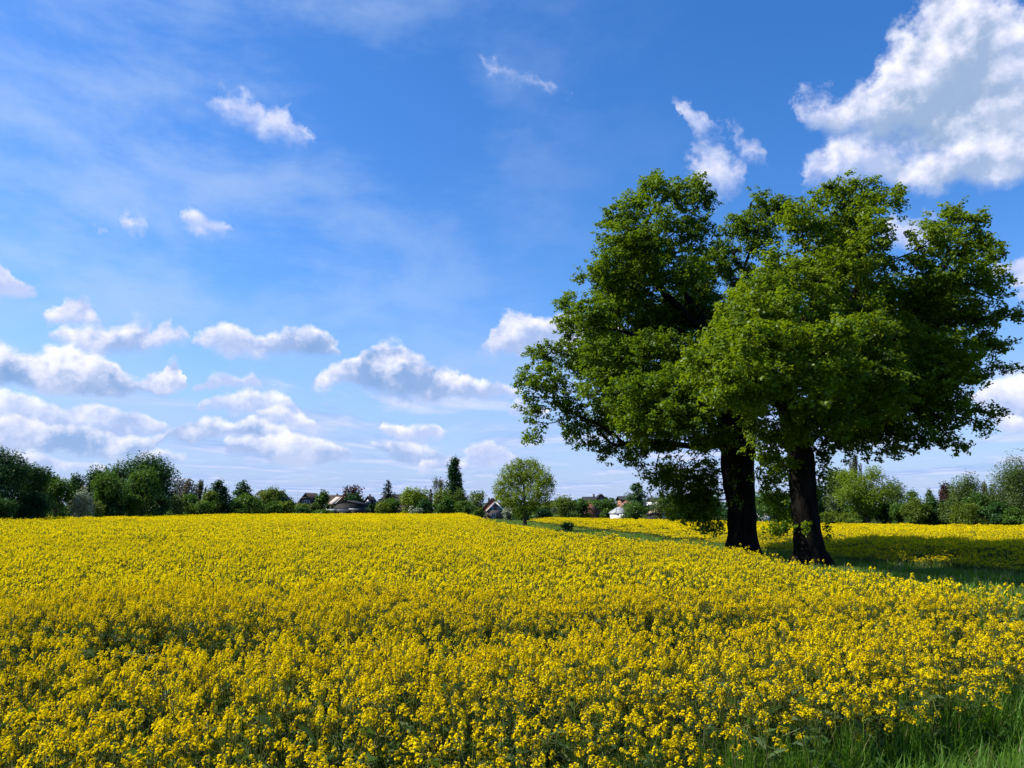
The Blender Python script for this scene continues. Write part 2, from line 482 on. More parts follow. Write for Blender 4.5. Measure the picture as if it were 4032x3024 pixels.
# ------------------------------------------------------------------ the two oaks
def zpt(zx, zy, D):
    return at(1900 + 0.9944 * zx, 600 + 0.9944 * zy, D)

def clumps_to_attractors(cl, D, rng, dens, trunk_x):
    A, tone = [], []
    for c in cl:
        zx, zy, rx, ry = c[:4]
        dd = c[4] if len(c) > 4 else rng.uniform(-2.2, 2.2)
        den = c[5] if len(c) > 5 else 1.0
        Dc = D + dd
        P = zpt(zx, zy, Dc)
        a = rx * 0.9944 * Dc / FPX; h = ry * 0.9944 * Dc / FPX
        dp = 0.5 * (a + h) * 1.1
        n = max(4, int(dens * den * (a * h * dp) ** (2 / 3)))
        v = nrm(rng.normal(size=(n, 3))) * (rng.uniform(0, 1, n) ** 0.40)[:, None]
        A.append(P + v * np.array([a, dp, h]))
        tone.append(np.full(n, rng.uniform(0.25, 0.75)))
    return np.concatenate(A), np.concatenate(tone)

def colonize(skel, A, step, kill, rng, iters=170, inertia=0.35, up=0.04):
    """skel: list of (points) polylines for the trunk (first one) and given limbs, each starting at a skeleton point"""
    P, par = [], []
    for line, start in skel:
        prev = start if start >= 0 else -1
        for p in line:
            P.append(p); par.append(prev); prev = len(P) - 1
    P = [np.array(p, float) for p in P]
    dirs = [np.array([0, 0, 1.0]) if par[i] < 0 else nrm(P[i] - P[par[i]]) for i in range(len(P))]
    grow_ok = np.ones(len(P), bool)
    pts = np.array(P)
    best = np.full(len(A), 1e9); bi = np.zeros(len(A), int)
    def upd(idx0, idx1):
        nonlocal best, bi
        for k in range(idx0, idx1, 400):
            q = pts[k:min(k + 400, idx1)]
            d = np.linalg.norm(A[:, None, :] - q[None], axis=2)
            j = d.argmin(1); dm = d[np.arange(len(A)), j]
            m = dm < best
            best = np.where(m, dm, best); bi = np.where(m, j + k, bi)
    alive = np.ones(len(A), bool)
    n0 = skel[0][2] if len(skel[0]) > 2 else 0
    upd(0, len(pts))
    tipof = {}
    for it in range(iters):
        hit = alive & (best < kill)
        alive &= ~hit
        if not alive.any(): break
        idx = np.nonzero(alive)[0]
        v = nrm(A[idx] - pts[bi[idx]])
        acc = np.zeros((len(pts), 3)); np.add.at(acc, bi[idx], v)
        src = np.unique(bi[idx])
        dv = nrm(acc[src]) + inertia * np.array([dirs[s] for s in src]) + np.array([0, 0, up]) + rng.normal(0, 0.10, (len(src), 3))
        dv = nrm(dv)
        new = pts[src] + dv * step
        o = len(pts)
        pts = np.concatenate([pts, new])
        for k, s in enumerate(src):
            par.append(int(s)); dirs.append(dv[k])
        upd(o, len(pts))
    return pts, np.array(par)

def skeleton_radii(pts, par, tip, expo):
    n = len(pts)
    acc = np.zeros(n); kids = [[] for _ in range(n)]
    for i in range(n):
        if par[i] >= 0: kids[par[i]].append(i)
    order = np.arange(n)[::-1]
    r = np.zeros(n); depth = np.zeros(n, int)
    for i in order:           # parents always come before children
        if not kids[i]:
            acc[i] = tip ** expo
        r[i] = acc[i] ** (1 / expo)
        if par[i] >= 0:
            acc[par[i]] += acc[i]
            depth[par[i]] = max(depth[par[i]], depth[i] + 1)
    return r, kids, depth

def chains(pts, par, r, kids, rmin):
    out = []
    roots = [i for i in range(len(pts)) if par[i] < 0]
    stack = [(i, -1) for i in roots]
    while stack:
        i, p = stack.pop()
        line = [pts[p], pts[i]] if p >= 0 else [pts[i]]
        rad = [min(r[p], r[i] * 1.25), r[i]] if p >= 0 else [r[i]]
        cur = i
        while kids[cur]:
            ks = sorted(kids[cur], key=lambda k: -r[k])
            for k in ks[1:]:
                if r[k] > rmin: stack.append((k, cur))
            if r[ks[0]] <= rmin: break
            cur = ks[0]
            line.append(pts[cur]); rad.append(r[cur])
        if len(line) > 1:
            out.append((line, rad))
    return out

def polyline(points, step):
    P = [np.array(points[0], float)]
    for a, b_ in zip(points[:-1], points[1:]):
        a = np.array(a, float); b_ = np.array(b_, float)
        n = max(1, int(round(np.linalg.norm(b_ - a) / step)))
        for k in range(1, n + 1):
            P.append(a + (b_ - a) * k / n)
    return P

def big_oak(D, cl, trunk_z, trunk_r, limbs, label, leafm, seed, dens, per_tip, extra_sprouts, dead=None):
    rng = R_(seed)
    base = zpt(trunk_z[0][0], trunk_z[0][1], D)
    gzb = gzf(base[0], base[1])
    tp = [np.array([base[0], base[1], gzb - 0.15])] + [zpt(x, y, D + dz) for x, y, dz in trunk_z[1:]]
    line = polyline(tp, 0.42)
    skel = [(line, -1)]
    nfix = len(line)
    acc_n = nfix
    for lm in limbs:                       # limbs: list of zoom points starting near the trunk
        pl = polyline([zpt(x, y, D + dz) for x, y, dz in lm], 0.42)
        d = [np.linalg.norm(p - pl[0]) for p in line]
        skel.append((pl, int(np.argmin(d))))
        acc_n += len(pl)
    cl = list(cl) + [(c[0], c[1], c[2] * 0.95, c[3] * 0.9, c[4] * f, 0.7) for c in cl if len(c) > 4 and abs(c[4]) >= 4 for f in (0.55,)]
    A, _ = clumps_to_attractors(cl, D, rng, dens, base[0])
    pts, par = colonize(skel, A, 0.34, 0.40, rng)
    # crooked limbs
    wob = 0.10 * np.sin(pts @ rng.normal(0, 1.1, (3, 3)) + rng.uniform(0, 6, 3))
    wob[:nfix] *= 0.25
    pts = pts + wob
    r, kids, depth = skeleton_radii(pts, par, 0.014, 2.25)
    tl = np.linspace(0, 1, nfix)
    want = np.interp(tl, [k / (len(trunk_r) - 1) for k in range(len(trunk_r))], trunk_r)
    r[:nfix] = np.maximum(r[:nfix] * 0.6, want)
    root = empty('oak_tree', (base[0], base[1], gzb), label, 'tree', 'two old oaks on the grass strip')
    org = np.array([base[0], base[1], gzb])
    ch = chains(pts, par, r, kids, 0.0135)
    thick = [(np.array(l) - org, q) for l, q in ch]
    V, F = tubes(thick, lambda m: 18 if m > 0.35 else 9 if m > 0.12 else 6 if m > 0.05 else 4, 0.045, seed)
    # flare at the foot and ribs
    low = V[:, 2] < 1.6
    ang = np.arctan2(V[:, 1], V[:, 0])
    fl = np.where(low, (1 - np.clip(V[:, 2], 0, 1.6) / 1.6) ** 2, 0) * (np.hypot(V[:, 0], V[:, 1]) < 2.0)
    V[:, :2] *= (1 + 0.55 * fl * (0.7 + 0.5 * np.sin(ang * 5 + seed)) + 0.05 * np.sin(ang * 11 + V[:, 2] * 0.8 + seed) * (np.hypot(V[:, 0], V[:, 1]) < 1.6) * (V[:, 2] < 6.5))[:, None]
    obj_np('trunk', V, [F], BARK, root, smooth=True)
    # foliage
    tips = A
    k = per_tip
    base_t = np.clip(0.45 + 0.36 * np.sin(A @ rng.normal(0, 0.55, 3) + 1.0) + 0.25 * np.sin(A @ rng.normal(0, 0.9, 3)) + rng.uniform(-0.25, 0.25, len(A)), 0, 1)
    C = np.repeat(tips, k, 0)
    tone = np.clip(np.repeat(base_t, k) * 0.65 + rng.uniform(0, 0.35, len(C)), 0, 1)
    # small sub-tufts so the foliage clusters like oak sprays
    ns = 3
    sub = rng.normal(0, 0.20, (len(tips), ns, 3)) * np.array([1, 1, 0.8]) + np.array([0, 0, 0.04])
    pick = rng.integers(0, ns, len(C))
    cen = sub[np.repeat(np.arange(len(tips)), k), pick]
    loc = rng.normal(0, 0.095, (len(C), 3)) * np.array([1.15, 1.15, 0.75])
    P = C + cen + loc
    if extra_sprouts:
        for (zx, zy, rx, ry, dz, n) in extra_sprouts:
            c0 = zpt(zx, zy, D + dz)
            sc = (D + dz) / FPX
            nt_ = max(3, n // 14)
            tc_ = c0 + rng.normal(0, 0.5, (nt_, 3)) * np.array([rx * sc, (rx + ry) * sc * 0.5, ry * sc])
            q = np.repeat(tc_, 14, 0) + rng.normal(0, 0.11, (nt_ * 14, 3))
            P = np.concatenate([P, q]); C = np.concatenate([C, np.repeat(tc_, 14, 0)])
            cen = np.concatenate([cen, np.zeros((nt_ * 14, 3))])
            tone = np.concatenate([tone, rng.uniform(0, 0.9, nt_ * 14)])
    nor = nrm(nrm(P - C) * 0.7 + rng.normal(0, 0.55, P.shape) + np.array([0, 0, 0.75]))
    size = rng.uniform(0.12, 0.20, len(P))
    LV, LF = leaf_quads(P - org, size, nor, rng, 0.62, 0.10)
    obj_np('crown', LV, [LF], leafm, root, fattr=[tone])
    if dead:
        V, F = tubes([(np.array([zpt(x, y, D + dz) for x, y, dz in dead]) - org, np.linspace(0.10, 0.03, len(dead)))], lambda m: 7, 0.1, seed)
        obj_np('dead_branch', V, [F], DEADWOOD, root, smooth=True)
    return root

LCL = [(690,150,70,75),(600,220,80,80),(520,260,60,60),(800,165,80,80),(870,185,50,60),(690,110,40,40),(850,120,35,35),
 (540,370,110,100),(700,330,130,110),(850,320,80,90),(480,500,100,90),(620,500,130,110),(395,490,30,25,0,.7),(780,480,100,100),
 (1110,225,75,75,3),(1190,235,55,60,3),(1000,300,60,55,3),(1080,330,100,90,3),(950,420,90,90,2),(1020,480,70,70,3),
 (340,610,55,48),(340,690,60,60),(450,640,100,90),(580,650,130,100),(740,650,100,90,2),(860,600,70,80,3),
 (235,800,65,50),(155,900,45,55,0,.8),(250,900,90,70),(370,800,100,80),(500,800,110,90,-2),(650,800,110,90,-3),(780,780,80,80,-2),
 (195,1010,50,60,0,.8),(205,1110,40,45,0,.8),(330,990,80,70),(450,940,90,80,-2),(470,1080,90,90),(370,1110,60,65,0,.9),(600,950,120,90,-5),(620,1080,110,80,-5),
 (560,1180,90,45),(470,1180,50,35,0,.8),(740,1020,110,80,-6),(600,1235,45,30,0,.7),(700,1165,100,45,-2),(830,1080,100,80,-6),(860,950,110,90,-6),(760,900,100,80,-5),
 (740,1260,75,65,1,.9),(820,1330,75,65,1,.9),(720,1330,40,45,0,.6),(880,1260,50,60,2,.9),(880,1390,50,55,2,.8),(640,1290,30,25,0,.6),
 (540,560,110,100,4),(680,700,120,110,5),(850,500,90,90,5),(450,850,110,90,5),(620,400,110,90,4),(800,900,120,100,5),(950,650,90,100,5),(560,1020,120,90,5),(720,1080,110,60,5),
 (620,1050,110,80,-1),(760,1010,110,80,-2),(700,850,120,100,0),(850,1000,90,80,-2),(560,880,110,90,1),(800,1400,85,60,1,.9),(700,1275,55,50,0,.7),(890,1330,55,80,1.5),(830,1450,60,35,1,.7),(940,1120,60,60,-4),(880,1160,60,40,-4),
 (780,660,120,110,8.5),(560,800,120,100,8),(720,950,130,100,8),(900,800,110,110,7.5),(450,700,90,100,7),(980,950,110,90,7)]
RCL = [(1460,185,65,65),(1330,205,45,50,0,.8),(1400,165,55,50),(1530,190,65,60),(1620,180,50,45,0,.8),(1240,255,65,65),(1460,120,25,30,0,.7),(1540,120,30,25,0,.7),(1640,215,35,25,0,.7),
 (1300,330,90,90),(1440,300,110,100),(1540,330,90,100),(1130,430,50,60,-3),(1110,540,80,70,-4),(1290,470,90,80,-2),(1450,450,100,90),(1560,470,80,90),
 (1060,650,90,80,-6.2),(1200,620,90,80,-6.2),(1340,600,90,80,-3),(1480,620,100,80,-2),(960,740,90,80,-6.2),(1100,760,110,90,-7.6),(1250,760,110,90,-7.6),(1400,740,110,90,-7.6),(1540,720,100,80,-4),
 (870,830,90,70,-6.2),(1000,880,120,90,-7.6),(1150,900,110,80,-7.6),(1300,900,110,90,-7.6),(1440,880,110,90,-6.2),(1580,860,100,90,-4),
 (950,985,90,55,-7.6),(1060,1000,70,45,-7.6),(1250,1060,70,60,-4),(1340,1060,100,80,-4),(1460,1020,110,90,-3),(1600,1000,110,90,-2),
 (1850,265,75,55),(1950,290,55,60),(1780,345,85,70),(1900,380,110,80),(2005,400,50,75),(1720,425,55,55),
 (1820,500,110,80),(1950,500,95,80),(2040,540,45,55,0,.8),(1740,560,80,80),(1650,560,60,80,2,.7),
 (1720,660,100,80),(1860,640,120,80),(1980,640,90,70),(2075,640,50,32,0,.8),(2125,645,22,14,0,.8),
 (1720,780,110,80),(1860,780,120,80),(1990,770,80,60),(2090,765,45,22,0,.8),(2080,845,55,22,0,.8),(1650,720,80,90),
 (1730,900,110,80),(1860,900,110,80),(1960,880,45,55,0,.8),(1720,1020,110,80),(1850,1020,100,80),(1960,1040,60,55,0,.8),(2020,1050,30,28,0,.8),(1985,1090,30,35,0,.8),
 (1600,1120,90,60),(1720,1120,80,60),(1830,1120,55,55,0,.8),(1880,1160,40,32,0,.7),(1480,1130,90,60),(1380,1130,80,60),(1650,1190,26,38,0,.7),(1560,1180,55,28,0,.7),(1440,1190,35,22,0,.7),
 (1170,1150,60,50,-2,.9),(1230,1120,60,60,-3),
 (1400,400,110,100,4),(1550,600,110,100,5),(1800,560,110,90,4),(1300,700,120,100,4),(1500,800,120,100,5),(1750,800,120,100,5),(1420,960,120,90,5),(1650,950,120,90,5),(1550,1080,110,60,4),(1850,850,90,80,4),
 (980,800,100,90,3.4),(1080,700,100,90,3.4),(900,900,90,70,3.2),(1090,880,100,80,3.4),(1180,780,100,90,3.6),(1000,960,90,60,3),(1000,650,90,90,-1),(1080,560,90,90,-0.5),(960,760,90,90,-1),(1150,620,90,90,-0.5),(920,850,80,80,-1),(1200,500,90,90,-0.5),(1100,900,110,90,-2),(1250,1000,110,90,-1),(1400,900,110,90,-1.5),(1150,750,110,90,-1),(1300,800,120,90,0),(1080,980,90,60,-2),(1500,960,110,80,-1),(1600,880,110,90,0),(1120,1110,70,60,-2),(1130,1215,55,50,-2),(1080,1060,60,50,-3),(1190,1230,40,50,-1,.9),(1340,1180,50,40,0,.8),(1400,520,120,110,7),(1600,760,120,110,7.5),(1350,850,120,110,7.5),(1750,650,110,90,7),(1750,950,110,80,7),(1500,980,120,80,7)]

big_oak(42.0, LCL, [(1030,1585,0),(1030,1500,0),(1020,1380,0),(1015,1260,0),(1012,1160,0),(1005,1060,0.3),(960,940,0.8),(930,820,1.0),(880,690,1.2),(800,560,1.4)],
        [0.86, 0.74, 0.74, 0.84, 0.95, 1.05, 0.62, 0.45, 0.32, 0.14],
        [[(1000,1150,0),(860,1170,-1),(700,1155,-1.5),(560,1160,-1.5)], [(960,940,1),(1000,760,3),(1060,560,3.5)], [(860,690,1),(720,560,1),(640,420,1)], [(930,820,1),(780,790,0),(560,700,0)]],
        'broader darker oak with the thicker swollen trunk, left of the pair', OAKLEAF, 11, 40, 46,
        [(905,1480,55,34,0,420),(860,1455,45,20,0,220),(880,1420,50,60,0.5,600),(830,1340,90,80,1,1100),(1000,1320,25,90,-1,160)],
        [(985,1168,-1.2),(1030,1160,-1.6),(1070,1175,-2.0),(1110,1190,-2.3),(1140,1192,-2.6)])
big_oak(35.0, RCL, [(1300,1640,0),(1290,1540,0),(1278,1420,0),(1268,1300,0),(1262,1200,0),(1235,1090,0),(1195,980,0.2),(1225,880,0.4),(1250,760,0.6),(1290,640,0.8),(1340,500,0.8)],
        [0.78, 0.62, 0.545, 0.53, 0.54, 0.52, 0.42, 0.38, 0.30, 0.22, 0.1],
        [[(1262,1190,0),(1400,1060,0),(1560,980,0),(1720,960,0.5)], [(1240,1090,0),(1420,930,1),(1620,760,1),(1760,560,1),(1850,420,1)], [(1225,880,0),(1400,700,-1),(1480,520,0),(1500,350,0)],[(1250,1120,0),(1150,980,-3),(1040,880,-4)]],
        'slimmer brighter oak with leaning trunk and far-spreading limbs, right of the pair', OAKLEAF2, 23, 42, 48,
        [(1170,1490,60,26,-0.5,420),(1195,1440,50,50,0.5,500),(1165,1380,60,70,1,700),(1140,1300,70,60,1,800),(1350,1250,40,60,0,260),(1340,1340,40,70,0,200),(1290,1490,22,18,-1,60),(1200,1240,50,50,0,420),(1375,1490,30,30,0.3,90)])

# ------------------------------------------------------------------ rapeseed crop and grass (uncountable: one object each, many small plants)
def petal_material():
    def fn(b):
        oi = b.new('ShaderNodeObjectInfo')
        at_ = b.new('ShaderNodeAttribute', attribute_name='tone')
        f = b.m('ADD', b.m('MULTIPLY', oi.outputs['Random'], 0.45), b.m('MULTIPLY', at_.outputs['Fac'], 0.55))
        col = b.mix(f, (0.77, 0.550, 0.004, 1), (0.94, 0.795, 0.007, 1))
        d = b.new('ShaderNodeBsdfDiffuse'); b.put(d.inputs['Color'], col)
        t = b.new('ShaderNodeBsdfTranslucent'); b.put(t.inputs['Color'], b.mix(0.5, col, (0.95, 0.76, 0.004, 1)))
        ms = b.new('ShaderNodeMixShader'); b.put(ms.inputs[0], 0.42)
        b.t.links.new(d.outputs[0], ms.inputs[1]); b.t.links.new(t.outputs[0], ms.inputs[2])
        return ms.outputs[0]
    return mat('rape_petal', fn)
def green_material(name, c1, c2, trans, tc_, gloss=0.05):
    def fn(b):
        oi = b.new('ShaderNodeObjectInfo')
        at_ = b.new('ShaderNodeAttribute', attribute_name='tone')
        f = b.m('ADD', b.m('MULTIPLY', oi.outputs['Random'], 0.5), b.m('MULTIPLY', at_.outputs['Fac'], 0.5))
        col = b.mix(f, C4(c1), C4(c2))
        d = b.new('ShaderNodeBsdfDiffuse'); b.put(d.inputs['Color'], col)
        t = b.new('ShaderNodeBsdfTranslucent'); b.put(t.inputs['Color'], b.mix(0.6, col, C4(tc_)))
        ms = b.new('ShaderNodeMixShader'); b.put(ms.inputs[0], trans)
        b.t.links.new(d.outputs[0], ms.inputs[1]); b.t.links.new(t.outputs[0], ms.inputs[2])
        g = b.new('ShaderNodeBsdfGlossy'); b.put(g.inputs['Roughness'], 0.6)
        m2 = b.new('ShaderNodeMixShader'); b.put(m2.inputs[0], gloss)
        b.t.links.new(ms.outputs[0], m2.inputs[1]); b.t.links.new(g.outputs[0], m2.inputs[2])
        return m2.outputs[0]
    return mat(name, fn)
PETAL = petal_material()
STRAW = green_material('dry_blade', (0.16, 0.14, 0.05), (0.34, 0.29, 0.13), 0.3, (0.4, 0.34, 0.12), 0.02)
RSTEM = green_material('rape_stem', (0.075, 0.105, 0.010), (0.170, 0.190, 0.018), 0.40, (0.26, 0.30, 0.01), 0.04)
RLEAF = green_material('rape_leaf', (0.030, 0.070, 0.016), (0.070, 0.125, 0.024), 0.35, (0.14, 0.24, 0.02), 0.02)
GRASSM = green_material('grass_blade', (0.048, 0.140, 0.007), (0.130, 0.265, 0.012), 0.45, (0.18, 0.34, 0.01), 0.02)

class Bag:
    def __init__(s): s.V = []; s.F = []; s.M = []; s.T = []; s.o = 0
    def add(s, V, F, m, tone):
        V = np.asarray(V, float); F = np.asarray(F, int)
        s.V.append(V); s.F.append(F + s.o); s.M.append(m); s.T.append(np.broadcast_to(np.asarray(tone, float), (len(F),))); s.o += len(V)
    def obj(s, name, mats, col):
        me = mesh_np(name, np.concatenate(s.V), s.F, mats, midx=s.M, fattr=s.T)
        o = bpy.data.objects.new(name, me)
        col.objects.link(o)
        return o

def petals(c, n, rad, top, size, rng, per=2, aspect=0.5):
    """n little flowers arranged as a dome round the top of a raceme"""
    u = rng.uniform(0, 1, n)
    ph = rng.uniform(0, 2 * math.pi, n)
    rr = rad * np.sqrt(u) * rng.uniform(0.75, 1.1, n)
    P = c + np.stack([rr * np.cos(ph), rr * np.sin(ph), top * (1 - u * 1.7) + rng.normal(0, top * 0.18, n)], 1)
    out = np.stack([np.cos(ph) * (0.3 + u), np.sin(ph) * (0.3 + u), 0.9 - 0.7 * u], 1) + rng.normal(0, 0.35, (n, 3))
    Pn = np.repeat(P, per, 0); N = np.repeat(out, per, 0) + rng.normal(0, 0.25, (n * per, 3))
    return leaf_quads(Pn, size * rng.uniform(0.8, 1.2, n * per), N, rng, aspect, 0.10)

def blade(p0, p1, w, bend, rng, seg=2):
    p0 = np.array(p0, float); p1 = np.array(p1, float)
    side = nrm(np.cross(p1 - p0, rng.normal(size=3)))
    V = []
    for k in range(seg + 1):
        t = k / seg
        c = p0 + (p1 - p0) * t + np.array([0, 0, bend * math.sin(math.pi * t)])
        ww = w * (math.sin(math.pi * (0.12 + 0.80 * t)) if seg > 1 else 1) * (0.5 if k == seg else 1)
        V += [c - side * ww / 2, c + side * ww / 2]
    F = [(2 * k, 2 * k + 1, 2 * k + 3, 2 * k + 2) for k in range(seg)]
    return V, F

def rape_plant(seed, lod, leafy=1.0):
    rng = R_(seed)
    g = Bag()
    H = 1.16
    nb = rng.integers(5, 8) if lod == 0 else rng.integers(4, 7)
    lean = rng.normal(0, 0.05, 2)
    def on(z): return np.array([lean[0] * z * z, lean[1] * z * z, z])
    paths = [([on(z) for z in np.linspace(0, H * 0.97, 6)], np.linspace(0.007, 0.003, 6))]
    heads = [on(H)]
    for k in range(nb):
        z0 = rng.uniform(0.42, 0.82) * H
        ph = rng.uniform(0, 6.283); sp = rng.uniform(0.07, 0.21)
        z1 = H * rng.uniform(0.70, 1.03)
        a = on(z0); c = on(z1) + np.array([sp * math.cos(ph), sp * math.sin(ph), 0])
        mid = (a + c) / 2 + np.array([0.25 * sp * math.cos(ph), 0.25 * sp * math.sin(ph), -0.03])
        paths.append(([a, mid, c], [0.0045, 0.0035, 0.0025]))
        heads.append(c)
    V, F = tubes(paths, lambda m: 3)
    g.add(V, F, 1, 0.4)
    for i, h in enumerate(heads):
        big = rng.uniform(0.75, 1.2) * (1.1 if i == 0 else 0.95)
        if lod == 0:
            V, F = petals(h, int(20 * big), 0.037 * big, 0.034, 0.021, rng, 2, 0.62)
            g.add(V, F, 0, rng.uniform(0, 1, len(F)))
            V, F = leaf_quads(h + np.array([0, 0, 0.028]) + rng.normal(0, 0.007, (5, 3)), 0.012, rng.normal(size=(5, 3)), rng, 0.7)
            g.add(V, F, 1, 0.9)
            for q in range(7):
                zz = h - np.array([0, 0, rng.uniform(0.03, 0.16)]); ph = rng.uniform(0, 6.283)
                d = np.array([math.cos(ph), math.sin(ph), 0.55]) * rng.uniform(0.02, 0.045)
                Vb, Fb = blade(zz, zz + d, 0.0032, 0, rng, 1)
                g.add(Vb, Fb, 1, 0.7)
        else:
            V, F = petals(h, int(8 * big), 0.035 * big, 0.034, 0.033, rng, 1, 0.75)
            g.add(V, F, 0, rng.uniform(0, 1, len(F)))
            Vb, Fb = blade(h - np.array([0.01, 0, 0.15]), h, 0.018, 0, rng, 1)
            g.add(Vb, Fb, 1, 0.6)
    nl = int((11 if lod == 0 else 6) * leafy)
    for q in range(nl):
        z = rng.uniform(0.10, 0.80) * H; ph = rng.uniform(0, 6.283); L = rng.uniform(0.09, 0.20) * (1.25 - z / H * 0.6)
        a = on(z); e = a + np.array([L * math.cos(ph), L * math.sin(ph), L * rng.uniform(-0.3, 0.7)])
        Vb, Fb = blade(a, e, L * rng.uniform(0.24, 0.38), 0.025, rng, 2)
        g.add(Vb, Fb, 2, rng.uniform(0, 1))
    return g

def rape_clump(seed, w, n, size):
    """a square metre or so of crop for the distance"""
    rng = R_(seed)
    g = Bag()
    c = np.stack([rng.uniform(-w, w, n), rng.uniform(-w, w, n), 1.10 + rng.normal(0, 0.055, n)], 1)
    P = np.repeat(c, 4, 0) + rng.normal(0, size * 0.42, (n * 4, 3)) * np.array([1, 1, 0.7])
    V, F = leaf_quads(P, size * rng.uniform(0.7, 1.2, len(P)), rng.normal(0, 0.6, P.shape) + np.array([0, 0, 0.6]), rng, 0.8)
    g.add(V, F, 0, rng.uniform(0, 1, len(F)))
    for k in range(n):
        for q in range(2):
            p = c[k] + np.array([rng.normal(0, 0.05), rng.normal(0, 0.05), 0])
            Vb, Fb = blade(p - np.array([rng.normal(0, 0.06), rng.normal(0, 0.06), rng.uniform(0.5, 1.0)]), p + np.array([0, 0, rng.uniform(-0.05, 0.06)]), size * 0.50, 0, rng, 1)
            g.add(Vb, Fb, 1 if q else 2, rng.uniform(0, 1))
    return g

def grass_tuft(seed, n, h, spread, w):
    rng = R_(seed)
    g = Bag()
    for k in range(n):
        ph = rng.uniform(0, 6.283); r0 = spread * math.sqrt(rng.uniform(0, 1))
        b0 = np.array([r0 * math.cos(ph), r0 * math.sin(ph), 0.0])
        hh = h * rng.uniform(0.55, 1.15)
        d = rng.normal(0, 1, 2); d /= np.linalg.norm(d)
        ln = rng.uniform(0.10, 0.75) * hh
        V = []; side = np.array([-d[1], d[0], 0]) * w * rng.uniform(0.7, 1.3)
        for t in (0, 0.4, 0.75, 1.0):
            c = b0 + np.array([d[0] * ln * t ** 2.2, d[1] * ln * t ** 2.2, hh * (t - 0.30 * ln / hh * t ** 3)])
            ww = (1.0, 0.95, 0.65, 0.12)[int(t > 0.1) + int(t > 0.5) + int(t > 0.9)]
            V += [c - side * ww / 2, c + side * ww / 2]
        F = [(2 * i, 2 * i + 1, 2 * i + 3, 2 * i + 2) for i in range(3)]
        g.add(V, F, int(rng.uniform() < (0.07 if w < 0.02 else 0.20)), rng.uniform(0, 1))
    if w < 0.02:
        for k in range(3):
            ph = rng.uniform(0, 6.283); L = rng.uniform(0.06, 0.13); a = np.array([rng.normal(0, spread * 0.6), rng.normal(0, spread * 0.6), rng.uniform(0.05, h * 0.6)])
            Vb, Fb = blade(a, a + np.array([L * math.cos(ph), L * math.sin(ph), L * 0.5]), L * 0.45, 0.02, rng, 2)
            g.add(Vb, Fb, 0, rng.uniform(0, 0.4))
    return g

def protos(name, items, mats):
    c = bpy.data.collections.new(name)
    for k, g in enumerate(items):
        g.obj('%s_%02d' % (name, k), mats, c)
    return c

def scatter(o, layers):
    """layers: (collection, positions, rotations, scales, variant index); instanced on the points of o's own mesh"""
    pos = np.concatenate([l[1] for l in layers]); rot = np.concatenate([l[2] for l in layers]); scl = np.concatenate([l[3] for l in layers])
    idx = np.concatenate([l[4] for l in layers]); lay = np.concatenate([np.full(len(l[1]), k) for k, l in enumerate(layers)])
    me = o.data
    me.vertices.add(len(pos)); me.vertices.foreach_set('co', np.ascontiguousarray(pos, np.float32).ravel())
    for nm, tp, arr, key in (('rot', 'FLOAT_VECTOR', rot, 'vector'), ('scl', 'FLOAT_VECTOR', scl, 'vector')):
        a = me.attributes.new(nm, tp, 'POINT'); a.data.foreach_set(key, np.ascontiguousarray(arr, np.float32).ravel())
    for nm, arr in (('variant', idx), ('layer', lay)):
        a = me.attributes.new(nm, 'INT', 'POINT'); a.data.foreach_set('value', np.ascontiguousarray(arr, np.int32))
    ng = bpy.data.node_groups.new(o.name + '_scatter', 'GeometryNodeTree')
    ng.interface.new_socket('Geometry', in_out='INPUT', socket_type='NodeSocketGeometry')
    ng.interface.new_socket('Geometry', in_out='OUTPUT', socket_type='NodeSocketGeometry')
    N = ng.nodes; L = ng.links
    gi = N.new('NodeGroupInput'); go = N.new('NodeGroupOutput')
    jn = N.new('GeometryNodeJoinGeometry')
    def attr(nm, tp):
        a = N.new('GeometryNodeInputNamedAttribute'); a.data_type = tp; a.inputs['Name'].default_value = nm
        return a.outputs['Attribute']
    for k, l in enumerate(layers):
        cmp_ = N.new('FunctionNodeCompare'); cmp_.data_type = 'INT'; cmp_.operation = 'EQUAL'
        ia = [s for s in cmp_.inputs if s.type == 'INT']
        L.new(attr('layer', 'INT'), ia[0]); ia[1].default_value = k
        ci = N.new('GeometryNodeCollectionInfo'); ci.inputs['Collection'].default_value = l[0]
        ci.inputs['Separate Children'].default_value = True; ci.inputs['Reset Children'].default_value = True
        ip = N.new('GeometryNodeInstanceOnPoints')
        L.new(gi.outputs[0], ip.inputs['Points']); L.new(cmp_.outputs['Result'], ip.inputs['Selection'])
        L.new(ci.outputs[0], ip.inputs['Instance']); ip.inputs['Pick Instance'].default_value = True
        L.new(attr('variant', 'INT'), ip.inputs['Instance Index'])
        L.new(attr('rot', 'FLOAT_VECTOR'), ip.inputs['Rotation']); L.new(attr('scl', 'FLOAT_VECTOR'), ip.inputs['Scale'])
        L.new(ip.outputs[0], jn.inputs[0])
    L.new(jn.outputs[0], go.inputs[0])
    md = o.modifiers.new('scatter', 'NODES'); md.node_group = ng

def fbm(x, y, seed, wl):
    rng = R_(seed); v = 0
    for k in range(5):
        a = rng.uniform(0, 6.283); f = 6.283 / (wl * rng.uniform(0.6, 1.6))
        b_ = rng.uniform(0, 6.283)
        v = v + np.sin((x * math.cos(a) + y * math.sin(a)) * f + b_ + 0.8 * np.sin((x * math.sin(a) - y * math.cos(a)) * f * 0.7 + b_))
    return v / 5

